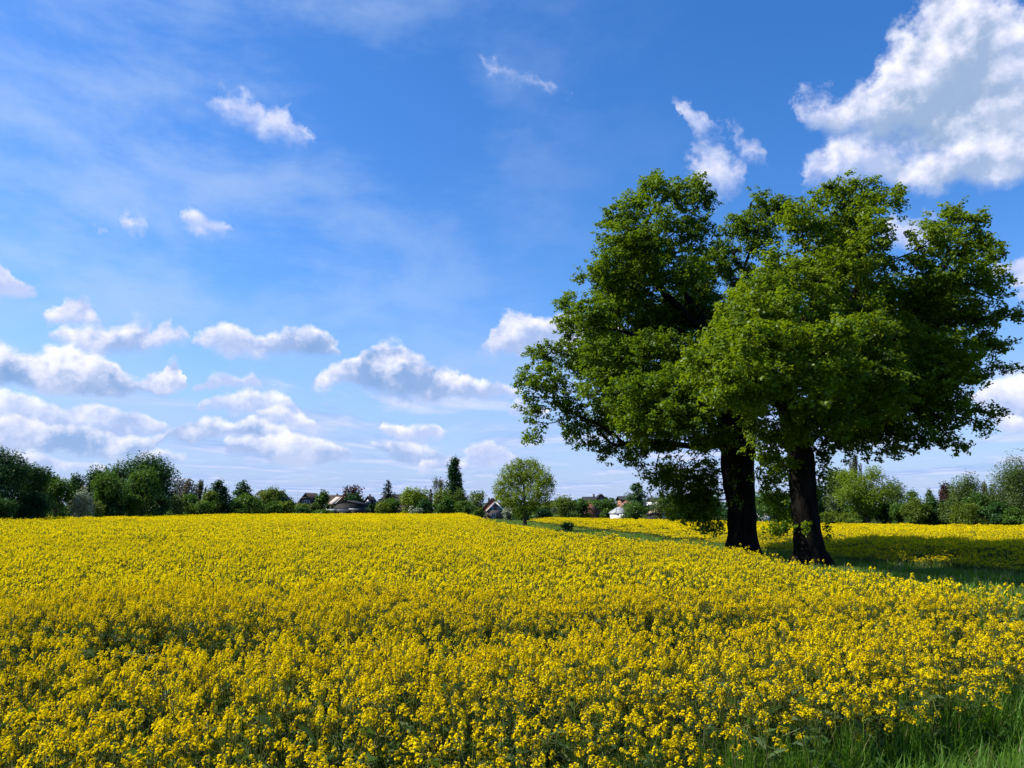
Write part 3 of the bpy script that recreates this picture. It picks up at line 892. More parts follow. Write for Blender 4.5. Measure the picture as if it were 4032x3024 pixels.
RM = [PETAL, RSTEM, RLEAF]
P_NEAR = protos('rape_near', [rape_plant(100 + k, 0) for k in range(9)], RM)
P_LEAFY = protos('rape_leafy', [rape_plant(150 + k, 0, 2.2) for k in range(4)], RM)
P_MID = protos('rape_mid', [rape_plant(200 + k, 1) for k in range(8)], RM)
P_FAR = protos('rape_far', [rape_clump(300 + k, 0.35, 12, 0.072) for k in range(6)], RM)
P_VFAR = protos('rape_distant', [rape_clump(330 + k, 0.65, 21, 0.125) for k in range(6)], RM)

def front_edge(x): return np.interp(x, [-6, 0, 2.5, 6, 20], [2.4, 5.1, 6.5, 9.1, 20.0])
def back_edge(x):
    return np.where(x < -58, np.interp(x, [-110, -72, -65, -58], [60, 140, 100, 196]), 198.0)
def left_ok(x, y):
    return x > np.interp(y, [0, 99, 144, 170, 198], [-64, -65.5, -71.5, -63, -60])

def tram(x, y):
    """1 where a wheel track or thin strip lowers the crop"""
    t1 = np.abs(y - (9.75 + 0.29 * x + 0.25 * np.sin(x * 0.8))) / 0.62
    w1 = np.clip(0.72 + 0.7 * fbm(x, y, 5, 3.0) + 0.3 * (x < -0.6), 0, 1)
    t2 = np.abs(x - np.interp(y, [14, 16.6, 28, 152, 200], [4.6, 3.7, 2.3, -8, -12.3])) / 0.62
    w2 = 1.0 * sstep(y, 12, 19)
    t3 = np.abs(y - (17.6 + 0.16 * x)) / 0.4
    return np.clip(np.maximum(np.maximum((1 - sstep(t1, 0.5, 1.5)) * w1, (1 - sstep(t2, 0.5, 1.5)) * w2), (1 - sstep(t3, 0.4, 1.5)) * 0.55 * np.clip(0.4 + fbm(x, y, 8, 5.0), 0, 1)), 0, 1)

def crop_points(rng, y0, y1, dens, xlim, inside, jit_h):
    """uniform random points over the trapezoid y0..y1, |x| < xlim(y)"""
    xm = xlim(y1)
    n = int(dens * (y1 - y0) * 2 * xm)
    x = rng.uniform(-xm, xm, n); y = rng.uniform(y0, y1, n)
    k = (np.abs(x) < xlim(y)) & inside(x, y)
    x, y = x[k], y[k]
    t = tram(x, y)
    patch = fbm(x, y, 3, 3.0)
    line = np.interp(y, [14, 16.6, 28, 152, 200], [4.6, 3.7, 2.3, -8, -12.3])
    right = sstep(x - line, -0.2, 0.5) * sstep(y, 11, 17)
    keep = rng.uniform(0, 1, len(x)) > 0.86 * t + 0.22 * right + 0.22 * sstep(patch, 0.15, 0.6)
    x, y, t, patch = x[keep], y[keep], t[keep], patch[keep]
    line = np.interp(y, [14, 16.6, 28, 152, 200], [4.6, 3.7, 2.3, -8, -12.3])
    right = sstep(x - line, -0.2, 0.5) * sstep(y, 11, 17)
    rim = np.exp(-((x - line + 0.9) / 0.9) ** 2) * sstep(y, 11, 17)
    h = 1.0 + 0.085 * fbm(x, y, 1, 9.0) + 0.05 * fbm(x, y, 2, 3.5) - 0.05 * patch + rng.normal(0, jit_h, len(x)) - 0.55 * t - 0.11 * right + 0.20 * rim
    de = np.where(x > e2(y) - 1.5, x - e2(y), np.where(x < e1(y) + 1.5, e1(y) - x, 99.0))
    lo = np.where(x > e2(y) - 1.5, 0.5, 0.9)
    h *= lo + (1 - lo) * sstep(de, -0.6, np.where(x > e2(y) - 1.5, 4.5, 1.2))
    edge = sstep(y - front_edge(x), 0.0, 1.3)
    h *= 0.80 + 0.20 * edge
    return x, y, h, edge

def layer(col, nvar, x, y, h, rng, wid=1.0, tilt=0.07):
    n = len(x)
    pos = np.stack([x, y, gz(x, y)], 1)
    rot = np.stack([rng.normal(0, tilt, n), rng.normal(0, tilt, n), rng.uniform(0, 6.283, n)], 1)
    s = wid * rng.uniform(0.9, 1.12, n)
    return (col, pos, rot, np.stack([s, s, h], 1), rng.integers(0, nvar, n))

def near_in(x, y): return (y > front_edge(x)) & (x < e1(y) - 0.1 + 0.25 * fbm(x, y, 31, 2.0)) & (y < back_edge(x)) & left_ok(x, y)
def far_in(x, y): return (x > e2(y) + 0.3 * fbm(x, y, 33, 3.0)) & (y < np.interp(x, [-5, 5, 13, 25, 40, 60, 90], [162, 160, 150, 134, 101, 92, 84]))

def build_crop():
    rng = R_(77)
    lim = lambda y: 0.74 * y + 2.5
    Ls = []
    x, y, h, e = crop_points(rng, 0.8, 13, 28, lim, near_in, 0.07)
    m = (e < 0.85) | (rng.uniform(0, 1, len(x)) < 0.18)
    Ls.append(layer(P_LEAFY, 4, x[m], y[m], h[m], rng)); Ls.append(layer(P_NEAR, 9, x[~m], y[~m], h[~m], rng))
    x, y, h, e = crop_points(rng, 13, 34, 24, lim, near_in, 0.075)
    Ls.append(layer(P_MID, 8, x, y, h, rng, 1.12))
    x, y, h, e = crop_points(rng, 34, 80, 4.6, lim, near_in, 0.07)
    Ls.append(layer(P_FAR, 6, x, y, h, rng, 1.0, 0.03))
    x, y, h, e = crop_points(rng, 80, 200, 1.1, lim, near_in, 0.05)
    Ls.append(layer(P_VFAR, 6, x, y, h, rng, 1.0, 0.02))
    o = bpy.data.objects.new('rapeseed_crop', bpy.data.meshes.new('rapeseed_crop')); COL.objects.link(o)
    x = rng.uniform(-14, 16, 5000); y = rng.uniform(16, 120, 5000)
    m = (x > e1(y)) & (x < e1(y) + np.abs(rng.normal(0, 0.9, 5000)))
    Ls.append(layer(P_MID, 8, x[m], y[m], rng.uniform(0.5, 0.95, m.sum()), rng))
    scatter(o, Ls)
    tag(o, 'yellow flowering rapeseed filling the foreground field up to the grass strip', 'rapeseed', kind='stuff')
    Ls = []
    lim2 = lambda y: 0.80 * y + 4
    x, y, h, e = crop_points(rng, 18, 62, 6.5, lim2, far_in, 0.07)
    Ls.append(layer(P_FAR, 6, x, y, h, rng, 1.0, 0.03))
    x, y, h, e = crop_points(rng, 62, 165, 1.3, lim2, far_in, 0.05)
    Ls.append(layer(P_VFAR, 6, x, y, h, rng, 1.0, 0.02))
    o = bpy.data.objects.new('rapeseed_crop', bpy.data.meshes.new('rapeseed_crop_beyond')); COL.objects.link(o)
    x = rng.uniform(-4, 30, 9000); y = rng.uniform(24, 130, 9000)
    m = (x < e2(y)) & (x > e2(y) - np.abs(rng.normal(0, 1.3, 9000)))
    Ls.append(layer(P_MID, 8, x[m], y[m], rng.uniform(0.4, 0.8, m.sum()), rng))
    scatter(o, Ls)
    tag(o, 'second yellow rapeseed field beyond the grass strip, partly in the oak shade', 'rapeseed', kind='stuff')
build_crop()

def build_grass():
    rng = R_(91)
    gn = protos('grass_near', [grass_tuft(400 + k, 48, 0.50, 0.16, 0.011) for k in range(7)], [GRASSM, STRAW])
    gm = protos('grass_mid', [grass_tuft(420 + k, 26, 0.40, 0.30, 0.028) for k in range(5)], [GRASSM, STRAW])
    gf = protos('grass_far', [grass_tuft(440 + k, 26, 0.34, 0.60, 0.060) for k in range(5)], [GRASSM, STRAW])
    Ls = []
    n = 5200
    x = rng.uniform(-3, 13, n); y = rng.uniform(1.2, 15, n)
    k = (y < front_edge(x) + 0.4 + 0.3 * fbm(x, y, 41, 2.0)) & (np.abs(x) < 0.8 * y + 2)
    x, y = x[k], y[k]
    Ls.append(layer(gn, 7, x, y, rng.uniform(0.75, 1.25, len(x)) * (1 + 0.25 * fbm(x, y, 43, 3.0)), rng))
    # green stalks standing among the rape along its edge
    n = 420
    x = rng.uniform(-2.5, 9, n); y = front_edge(x) + np.abs(rng.normal(0, 0.35, n))
    Ls.append(layer(gn, 7, x, y, rng.uniform(1.0, 1.7, n), rng, 0.6))
    n = 26000
    x = rng.uniform(-2, 44, n); y = rng.uniform(11, 62, n)
    k = (x > e1(y) - 0.3) & (x < e2(y) + 0.5) & (x < 0.8 * y + 3)
    x, y = x[k], y[k]
    Ls.append(layer(gm, 5, x, y, rng.uniform(0.6, 1.3, len(x)) * (1 + 0.3 * fbm(x, y, 45, 4.0)), rng))
    n = 13000
    x = rng.uniform(-30, 30, n); y = rng.uniform(60, 215, n)
    k = (x > e1(y) - 0.3) & (x < e2(y) + 0.5)
    x, y = x[k], y[k]
    Ls.append(layer(gf, 5, x, y, rng.uniform(0.6, 1.3, len(x)) * (1 + 0.3 * fbm(x, y, 47, 6.0)), rng))
    o = bpy.data.objects.new('grass', bpy.data.meshes.new('grass')); COL.objects.link(o)
    scatter(o, Ls)
    tag(o, 'tall green meadow grass on the strip under the oaks and at the field corner', 'grass', kind='stuff')
build_grass()

# ------------------------------------------------------------------ trees and shrubs round the fields
def lumps_for(shape, W, H, z0, rng):
    a, c, hz = W / 2, (z0 + H) / 2 + 0.02 * H, (H - z0) / 2 * 1.04
    L = []
    if shape in ('round', 'bush', 'dome', 'willow'):
        n = int(np.clip(10 + 0.35 * W * (H - z0), 12, 34))
        v = nrm(rng.normal(size=(n, 3))); rad = rng.uniform(0.55, 0.88, n)
        if shape in ('bush', 'dome', 'willow'):
            v[:, 2] = np.where(v[:, 2] < -0.35, -v[:, 2], v[:, 2])
        for k in range(n):
            p = v[k] * rad[k]
            s = rng.uniform(0.27, 0.42)
            L.append((p * np.array([a, a * 0.9, hz]) + np.array([0, 0, c]), np.array([a * s * 1.15, a * s * 1.05, hz * s])))
        L.append((np.array([0, 0, c]), np.array([a * 0.62, a * 0.6, hz * 0.62])))
        if shape in ('bush', 'dome', 'willow'):
            for k in range(5):
                L.append((np.array([rng.uniform(-.65, .65) * a, rng.uniform(-.5, .5) * a, z0 + hz * rng.uniform(0.15, 0.5)]), np.array([a * 0.35, a * 0.35, hz * 0.3])))
    elif shape == 'cone':
        n = 40
        prof = lambda t: a * max(0.0, 1 - t ** 2.0) ** 0.72 * 1.14
        for k in range(n):
            t = (k + rng.uniform(0, 1)) / n
            r = prof(t); ph = rng.uniform(0, 6.283)
            L.append((np.array([r * 0.62 * math.cos(ph), r * 0.62 * math.sin(ph), z0 + (H - z0) * (0.05 + 0.88 * t)]), np.array([r * 0.40 + 0.10 * a, r * 0.40 + 0.10 * a, (H - z0) * 0.10])))
        for t in (0.08, 0.25, 0.42, 0.58, 0.74, 0.88):
            r = prof(t) * 0.85
            L.append((np.array([0, 0, z0 + (H - z0) * t]), np.array([r, r, (H - z0) * 0.13])))
    elif shape == 'column':
        for t in np.linspace(0.03, 0.95, 22):
            r = a * min(1.0, 0.72 + 0.6 * t) * (1.0 if t < 0.8 else 1.0 - (t - 0.8) * 2.6)
            L.append((np.array([rng.normal(0, 0.06) * a, rng.normal(0, 0.06) * a, z0 + (H - z0) * t]), np.array([r * 1.0, r * 1.0, (H - z0) * 0.07])))
    return L

GROUPS = {}
def tree(name, x0, x1, ytop, D, leaf, shape, label, cat, group=None, z0f=0.0, lai=3.2, seed=None, trunk_px=None, lw=1.0, leafscale=1.0):
    seed = seed if seed is not None else int(abs(x0 * 7 + x1 * 13 + ytop * 3)) % 100000
    rng = R_(seed)
    c = at((x0 + x1) / 2, ytop, D)
    g = gzf(c[0], D)
    W = (x1 - x0) / FPX * D * (1.10 if shape not in ('spruce', 'cedar', 'bare') else 1.0)
    H = c[2] - g
    root = empty(name, (c[0], D, g), label, cat, group)
    z0 = z0f * H
    size = max(0.12, 0.0023 * D) * leafscale
    paths = []; leaves = []; base = []
    tr = max(0.05, 0.022 * H) * lw
    if shape in ('spruce', 'cedar'):
        sp = shape == 'spruce'
        paths.append(([(0, 0, -0.1), (0, 0, H * 0.5), (0, 0, H)], [tr, tr * 0.6, 0.03]))
        nw = 17 if sp else 13
        for k in range(nw):
            t = (k + 0.4) / nw
            z = z0 + (H - z0) * (0.04 + 0.94 * t)
            rr = 1.3 * W / 2 * (1 - t) ** (0.72 if sp else 0.50) * rng.uniform(0.75, 1.05) + 0.15
            for q in range(7 if sp else 6):
                ph = rng.uniform(0, 6.283); L_ = rr * rng.uniform(0.65, 1.08)
                d = np.array([math.cos(ph), math.sin(ph), 0])
                droop = -0.16 if sp else 0.10
                pts = [np.array([0, 0, z]), d * L_ * 0.5 + np.array([0, 0, z + droop * L_ * 0.5]), d * L_ + np.array([0, 0, z + (0.05 if sp else 0.22) * L_])]
                paths.append((pts, [0.03 + 0.012 * L_, 0.03, 0.012]))
                m = max(4, int(lai * L_ / size * (2.2 if sp else 3.0)))
                s = rng.uniform(0.15, 1.0, m)
                p = np.array(pts)[0] * (1 - s)[:, None] + np.array(pts)[2] * s[:, None] + np.array([0, 0, 1]) * (droop * L_ * 0.6 * np.sin(math.pi * s))[:, None]
                p = p + rng.normal(0, 1, (m, 3)) * np.array([0.11 * L_, 0.11 * L_, 0.05 * L_ + 0.10])
                if sp: p[:, 2] -= np.abs(rng.normal(0, 0.14, m))
                leaves.append(p); base.append(np.full(m, rng.uniform(0.1, 0.9)))
        nor_up = 0.5
    elif shape == 'bare':
        paths.append(([(0, 0, -0.1), (0, 0, H * 0.35)], [tr * 1.3, tr]))
        for k in range(34):
            ph = rng.uniform(0, 6.283); ct = rng.uniform(0.05, 1.0)
            e = np.array([math.cos(ph) * W / 2 * ct, math.sin(ph) * W / 2 * ct, H * (0.62 + 0.37 * math.sqrt(max(0, 1 - ct * ct)))])
            s_ = np.array([0, 0, H * rng.uniform(0.12, 0.4)])
            m_ = s_ * 0.45 + e * 0.55 + np.array([0, 0, -0.05 * H])
            paths.append(([s_, m_, e], [tr * 0.45, tr * 0.28, 0.02]))
            for q in range(5):
                u = rng.uniform(0.35, 1.0); p0 = m_ * (1 - u) + e * u
                e2_ = p0 + (e - s_) * 0.16 + rng.normal(0, 0.06 * W, 3)
                paths.append(([p0, e2_], [tr * 0.16, 0.015]))
                m = int(lai * 3)
                leaves.append(p0 + (e2_ - p0) * rng.uniform(0.2, 1.1, (m, 1)) + rng.normal(0, 0.025 * W, (m, 3))); base.append(rng.uniform(0, 1, m))
        nor_up = 0.2
    else:
        L = lumps_for(shape, W, H, z0, rng)
        area = W * (H - z0)
        ntot = int(1.5 * lai * area / (0.36 * size * size))
        wts = np.array([r[0] * r[2] for _, r in L]); wts = wts / wts.sum()
        if shape not in ('column',):
            paths.append(([(0, 0, -0.15), (rng.normal(0, 0.02) * H, 0, max(z0, H * 0.12)), (rng.normal(0, 0.03) * H, 0, H * 0.55), (0, 0, H * 0.85)], [tr * 1.25, tr, tr * 0.6, 0.03]))
            for (p, r) in L[:18]:
                if p[2] < z0 + 0.15 * H: continue
                s_ = np.array([0, 0, max(z0 * 0.9, p[2] * rng.uniform(0.2, 0.45))])
                paths.append(([s_, s_ * 0.5 + p * 0.5 + np.array([0, 0, -0.06 * H]) * (1 if shape == 'round' else 0), p + np.array([0, 0, 0.4 * r[2]])], [tr * 0.5, tr * 0.30, 0.02]))
        else:
            paths.append(([(0, 0, -0.1), (0, 0, H * 0.9)], [tr * 0.8, 0.05]))
        for (p, r), w in zip(L, wts):
            m = max(6, int(ntot * w))
            v = nrm(rng.normal(size=(m, 3))) * (rng.uniform(0, 1, m) ** 0.42)[:, None] * (1 + rng.normal(0, 0.10, m))[:, None]
            q = p + v * r
            q += 0.35 * size * np.sin(q / (size * 1.7) + rng.uniform(0, 6, 3))
            if shape == 'willow':
                hang = rng.uniform(0, 1, m) ** 1.5 * min(r[2] * 1.6, 0.22 * H)
                q[:, :2] = p[:2] + np.round((q[:, :2] - p[:2]) / (size * 1.3)) * size * 1.3 + rng.normal(0, size * 0.14, (m, 2))
                q[:, 2] -= hang
            leaves.append(q); base.append(np.full(m, rng.uniform(0.05, 0.95)))
        # sprays that break the outline
        m = int(ntot * 0.10)
        k = rng.integers(0, len(L), m // 5 + 1)
        pp = np.array([L[i][0] for i in k]); rr = np.array([L[i][1] for i in k])
        vv = nrm(rng.normal(size=(len(k), 3)) + np.array([0, 0, 0.7]))
        cen = np.repeat(pp + vv * rr * 1.12, 5, 0) + rng.normal(0, size * 0.55, (len(k) * 5, 3))
        leaves.append(cen); base.append(rng.uniform(0.2, 1, len(cen)))
        nor_up = 0.55
    P = np.concatenate(leaves); tb = np.concatenate(base)
    keep = P[:, 2] > 0.03
    P, tb = P[keep], tb[keep]
    tone = np.clip(tb * 0.6 + rng.uniform(0, 0.4, len(P)), 0, 1)
    cc = np.array([0, 0, (z0 + H) / 2])
    nor = nrm(P - cc) * 0.6 + rng.normal(0, 0.6, P.shape) + np.array([0, 0, nor_up])
    V, F = leaf_quads(P, size * rng.uniform(0.7, 1.25, len(P)), nor, rng, 0.72 if shape not in ('willow', 'bare') else 0.45, 0.12)
    V[:, 2] = np.maximum(V[:, 2], -0.05)
    tree_like = cat == 'tree'
    VT, FT = tubes(paths, lambda m: 8 if m > 0.15 else 4)
    obj_np('trunk' if tree_like else 'stem', VT, [FT], BARK2, root, smooth=True)
    obj_np('crown' if tree_like else 'foliage', V, [F], LM[leaf], root, fattr=[tone])
    return root

GL = 'trees and shrubs along the left wood edge'
GV = 'trees and shrubs in front of the village'
GR = 'trees and shrubs along the right field edge'
T = tree
# left wood edge, photo left to right
T('broadleaf_tree', -120, 120, 1785, 84, 'deep', 'dome', 'tallest dark tree at the left edge of the photo with a ragged top', 'tree', GL, 0.0, 3.6)
T('broadleaf_tree', 40, 200, 1834, 92, 'dark', 'dome', 'dark green tree sloping down beside the ragged tree at the left edge', 'tree', GL, 0.0, 3.6)
T('broadleaf_tree', 165, 235, 1864, 112, 'deep', 'dome', 'narrow dark tree top peeping out behind the sloping dark tree', 'tree', GL)
T('shrub', 182, 282, 1884, 102, 'mid', 'bush', 'tall mid green shrub left of the white-flowering hawthorn', 'shrub', GL)
T('broadleaf_tree', 262, 360, 1872, 120, 'dark', 'dome', 'rounded dark tree directly behind the white-flowering hawthorn', 'tree', GL)
T('hawthorn', 276, 364, 1934, 104, 'white', 'bush', 'large hawthorn in white blossom in front of the dark wood', 'shrub', GL)
T('shrub', 348, 418, 1980, 106, 'olive', 'bush', 'low olive green shrub just right of the white-flowering hawthorn', 'shrub', GL)
T('broadleaf_tree', 350, 458, 1850, 128, 'dark', 'dome', 'dark round-topped tree left of the largest tree of the wood', 'tree', GL)
T('broadleaf_tree', 374, 500, 1876, 116, 'mid', 'dome', 'yellowish mid green tree in front of the largest tree of the wood, left side', 'tree', GL)
T('broadleaf_tree', 430, 674, 1808, 134, 'dark', 'dome', 'largest dark dome-shaped tree of the left wood', 'tree', GL, 0.0, 3.8)
T('broadleaf_tree', 500, 636, 1853, 124, 'mid', 'dome', 'lighter crown added as the sunlit front of the largest dark dome tree', 'tree', GL)  # no separate tree: the dome tree's sunlit front, put into lighter leaf colour
T('shrub', 496, 560, 1938, 118, 'mid', 'bush', 'sunlit green shrub low in front of the added lighter crown', 'shrub', GL)
T('shrub', 584, 672, 1948, 128, 'deep', 'bush', 'very dark shrub at the right foot of the largest dome tree', 'shrub', GL)
T('shrub', 60, 200, 1946, 86, 'deep', 'bush', 'dark low shrub below the sloping dark tree at the far left', 'shrub', GL)
T('shrub', -60, 70, 1958, 80, 'dark', 'bush', 'dark low shrub below the ragged tree, at the left edge of the photo', 'shrub', GL)
T('shrub', 410, 500, 1955, 116, 'deep', 'bush', 'dark low shrub below the yellowish mid green tree', 'shrub', GL)
# thinner edge towards the village
T('broadleaf_tree', 684, 790, 1891, 158, 'russet', 'round', 'brownish russet tree with a domed crown beyond the pale elder', 'tree', GV, 0.12, 2.6)
T('elder', 652, 728, 1950, 148, 'pale', 'bush', 'pale-topped elder shrub right of the big dark wood', 'shrub', GV)
T('shrub', 716, 782, 1940, 152, 'mid', 'bush', 'mid green shrub below the russet tree', 'shrub', GV)
T('broadleaf_tree', 770, 812, 1905, 166, 'twig', 'bare', 'thin twiggy tree between the russet tree and the conical dark tree', 'tree', GV, 0, 2.0)
T('broadleaf_tree', 812, 914, 1889, 162, 'deep', 'cone', 'dark conical tree, left one of the two pointed trees', 'tree', GV, 0.0, 3.8)
T('shrub', 786, 862, 1932, 156, 'olive', 'bush', 'olive shrub leaning on the left side of the conical dark tree', 'shrub', GV)
T('shrub', 764, 850, 1968, 150, 'mid', 'bush', 'low shrub at the foot of the olive shrub', 'shrub', GV)
T('broadleaf_tree', 908, 1002, 1893, 184, 'dark', 'cone', 'dark rounded-cone tree, right one of the two pointed trees', 'tree', GV, 0.0, 3.4)
T('shrub', 922, 1026, 1951, 168, 'mid', 'bush', 'broad green shrub below the right pointed tree', 'shrub', GV)
T('shrub', 906, 975, 1978, 162, 'mid', 'bush', 'low green shrub at the foot of the broad shrub below the pointed tree', 'shrub', GV)
T('broadleaf_tree', 1018, 1124, 1925, 196, 'olive', 'dome', 'rounded olive tree standing before the big dark-roofed house', 'tree', GV)
T('shrub', 988, 1046, 1982, 172, 'mid', 'bush', 'small rounded shrub, left one below the rounded olive tree', 'shrub', GV)
T('shrub', 1036, 1106, 1980, 176, 'mid', 'bush', 'small rounded shrub, middle one below the rounded olive tree', 'shrub', GV)
T('shrub', 1094, 1166, 1976, 180, 'olive', 'bush', 'yellowish shrub right below the slope of the dark-roofed house', 'shrub', GV)
T('shrub', 1130, 1164, 1972, 205, 'deep', 'bush', 'small dark clipped shrub between dark-roofed house and flagpole', 'shrub', GV)
T('shrub', 1158, 1222, 1984, 184, 'olive', 'bush', 'light green shrub in front of the flagpole', 'shrub', GV)
T('shrub', 1166, 1224, 1997, 176, 'dark', 'bush', 'dark low shrub in front of the brown half-hipped house', 'shrub', GV)
T('shrub', 1214, 1262, 1980, 182, 'grey', 'bush', 'greyish shrub below the white window of the brown house', 'shrub', GV)
T('broadleaf_tree', 1246, 1296, 1936, 214, 'mid', 'dome', 'small green tree between the brown house and the pale-dormer house', 'tree', GV)
T('shrub', 1242, 1312, 2004, 180, 'mid', 'bush', 'low flat shrub left of the black barn', 'shrub', GV)
T('shrub', 1276, 1312, 1985, 196, 'deep', 'bush', 'very dark shrub under the pale-dormer house', 'shrub', GV)
T('copper_beech', 1350, 1430, 1918, 232, 'copper', 'round', 'purple-leaved beech behind the black barn', 'tree', GV, 0.1, 3.0)
T('broadleaf_tree', 1354, 1434, 1948, 218, 'deep', 'dome', 'dark green tree in front of the purple-leaved beech', 'tree', GV)
T('shrub', 1446, 1482, 1985, 196, 'deep', 'bush', 'dark upright shrub in front of the steep dark gable', 'shrub', GV)
T('spruce', 1486, 1574, 1887, 214, 'needle', 'spruce', 'sparse dark spruce rising above the long dark roof', 'tree', GV, 0.12, 1.35)
T('shrub', 1478, 1540, 1980, 188, 'olive', 'bush', 'olive shrub at the left end of the long dark roof', 'shrub', GV)
T('shrub', 1506, 1586, 1966, 192, 'mid', 'bush', 'green shrub below the sparse spruce', 'shrub', GV)
T('broadleaf_tree', 1582, 1680, 1924, 196, 'bright', 'dome', 'bright green tree in the middle of the long dark roof', 'tree', GV)
T('hawthorn', 1610, 1656, 1992, 184, 'white', 'bush', 'small hawthorn with white flowers below the bright green tree', 'shrub', GV)
T('shrub', 1640, 1712, 1972, 190, 'dark', 'bush', 'dark shrub right of the small white-flowered hawthorn', 'shrub', GV)
T('spruce', 1682, 1710, 1922, 230, 'russet', 'spruce', 'small narrow reddish conifer left of the bare-topped tree', 'tree', GV, 0.05, 1.6)
T('broadleaf_tree', 1682, 1772, 1893, 262, 'twig', 'bare', 'pale bare-branched tree left of the tall poplar', 'tree', GV, 0, 1.2)
T('broadleaf_tree', 1704, 1788, 1927, 204, 'olive', 'dome', 'olive tree at the left foot of the tall poplar', 'tree', GV)
T('shrub', 1720, 1790, 1962, 192, 'mid', 'bush', 'dark green shrub in front of the olive tree by the poplar', 'shrub', GV)
T('poplar', 1765, 1812, 1805, 246, 'deep', 'column', 'tall dark columnar poplar towering above the village', 'tree', GV, 0.05, 5.5)
T('poplar', 1803, 1822, 1860, 250, 'deep', 'column', 'short slender poplar shoot close to the tall poplar', 'tree', GV, 0.05, 3.2)
T('willow', 1782, 1848, 1932, 208, 'grey', 'dome', 'light greyish tree right of the poplar foot', 'tree', GV)
T('willow', 1842, 1908, 1933, 204, 'pale', 'dome', 'pale airy tree just left of the brick gable house', 'tree', GV, 0.1, 2.2)
T('shrub', 1786, 1870, 1976, 190, 'mid', 'bush', 'green shrub below the light greyish tree', 'shrub', GV)
T('shrub', 1862, 1906, 2004, 186, 'olive', 'bush', 'low yellowish shrub left of the brick gable house', 'shrub', GV)
T('hawthorn', 1980, 2030, 1996, 178, 'white', 'bush', 'whitish flowering bush right of the brick gable house', 'shrub', GV)
T('broadleaf_tree', 1958, 2030, 1962, 212, 'olive', 'dome', 'olive tree behind the whitish flowering bush', 'tree', GV)
T('shrub', 2026, 2100, 1990, 176, 'mid', 'bush', 'green shrub behind the trunk of the small single tree', 'shrub', GV)
T('broadleaf_tree', 2094, 2184, 1973, 188, 'olive', 'dome', 'olive tree to the right of the small single tree', 'tree', GV)
T('shrub', 2104, 2170, 1998, 172, 'deep', 'bush', 'dark hedge-like shrub below the olive tree', 'shrub', GV)
T('apple_tree', 2174, 2276, 1958, 178, 'olive', 'dome', 'round olive tree left of the grey-roofed house with a central gable', 'tree', GV, 0.05, 3.0)
T('shrub', 2262, 2326, 1968, 180, 'mid', 'bush', 'upright green shrub left of the umbrella-shaped tree', 'shrub', GV)
T('broadleaf_tree', 2312, 2430, 1964, 166, 'mid', 'round', 'umbrella-shaped tree with dark forked trunk before the grey-roofed house', 'tree', GV, 0.42, 3.0)
T('shrub', 2364, 2412, 2006, 160, 'mid', 'bush', 'round shrub under the umbrella-shaped tree', 'shrub', GV)
T('larch', 2448, 2562, 1901, 162, 'blue', 'cedar', 'tall bluish larch in front of the brick house', 'tree', GV, 0.05, 3.6)
T('shrub', 2448, 2552, 1988, 156, 'mid', 'bush', 'green undergrowth shrub at the foot of the bluish larch', 'shrub', GV)
T('weeping_willow', 2570, 2700, 1925, 150, 'grey', 'willow', 'hanging willow half hidden behind the low left oak branches', 'tree', GV)
T('broadleaf_tree', 2680, 2860, 1950, 150, 'dark', 'dome', 'dark tree behind the low twigs left of the thicker oak trunk', 'tree', GR)
T('broadleaf_tree', 2960, 3150, 1940, 138, 'mid', 'dome', 'green tree seen in the gap between the two oak trunks', 'tree', GR)
# right field edge
T('shrub', 2840, 2990, 2000, 126, 'dark', 'bush', 'dark shrub behind the thicker oak trunk', 'shrub', GR)
T('broadleaf_tree', 3160, 3262, 1900, 130, 'dark', 'dome', 'dark tree just right of the slimmer oak trunk', 'tree', GR)
T('broadleaf_tree', 3236, 3352, 1850, 126, 'grey', 'dome', 'tall dull greyish green tree left of the bright two-stemmed tree', 'tree', GR)
T('broadleaf_tree', 3326, 3402, 1812, 140, 'twig', 'bare', 'pale twiggy tree top rising behind the bright two-stemmed tree', 'tree', GR, 0, 2.4)
T('maple', 3304, 3496, 1843, 112, 'bright', 'round', 'bright yellow-green tree with two leaning stems at the far field edge', 'tree', GR, 0.22, 3.0)
T('willow', 3462, 3566, 1886, 128, 'grey', 'willow', 'greyish willow spreading right of the bright two-stemmed tree', 'tree', GR, 0.1, 2.2)
T('shrub', 3236, 3310, 2012, 108, 'olive', 'bush', 'light olive low shrub below the dull greyish tree', 'shrub', GR)
T('shrub', 3300, 3400, 2018, 104, 'olive', 'bush', 'light olive low shrub under the bright two-stemmed tree, left', 'shrub', GR)
T('shrub', 3330, 3430, 1990, 116, 'mid', 'bush', 'green shrub behind the leaning stems of the bright tree', 'shrub', GR)
T('shrub', 3440, 3530, 1968, 114, 'deep', 'bush', 'very dark shrub right of the leaning stems of the bright tree', 'shrub', GR)
T('shrub', 3498, 3572, 1984, 106, 'mid', 'bush', 'shrub with pale flecks right of the very dark shrub', 'shrub', GR)
T('broadleaf_tree', 3562, 3614, 1930, 118, 'mid', 'column', 'narrow upright tree, left of two above the right hedge', 'tree', GR, 0, 3.0)
T('broadleaf_tree', 3626, 3686, 1926, 118, 'mid', 'cone', 'pointed green tree, right of two above the right hedge', 'tree', GR, 0, 3.0)
T('shrub', 3556, 3662, 1968, 100, 'olive', 'bush', 'tall olive shrub in the right hedge below the narrow upright tree', 'shrub', GR)
T('shrub', 3640, 3730, 1972, 100, 'dark', 'bush', 'dark green shrub in the right hedge below the pointed tree', 'shrub', GR)
T('copper_beech', 3690, 3756, 1913, 122, 'copper', 'round', 'reddish tree crown left of the drooping birch', 'tree', GR, 0.1, 3.0)
T('birch', 3740, 3864, 1874, 114, 'grey', 'willow', 'drooping birch with a pointed crown above the right hedge', 'tree', GR, 0, 3.0)
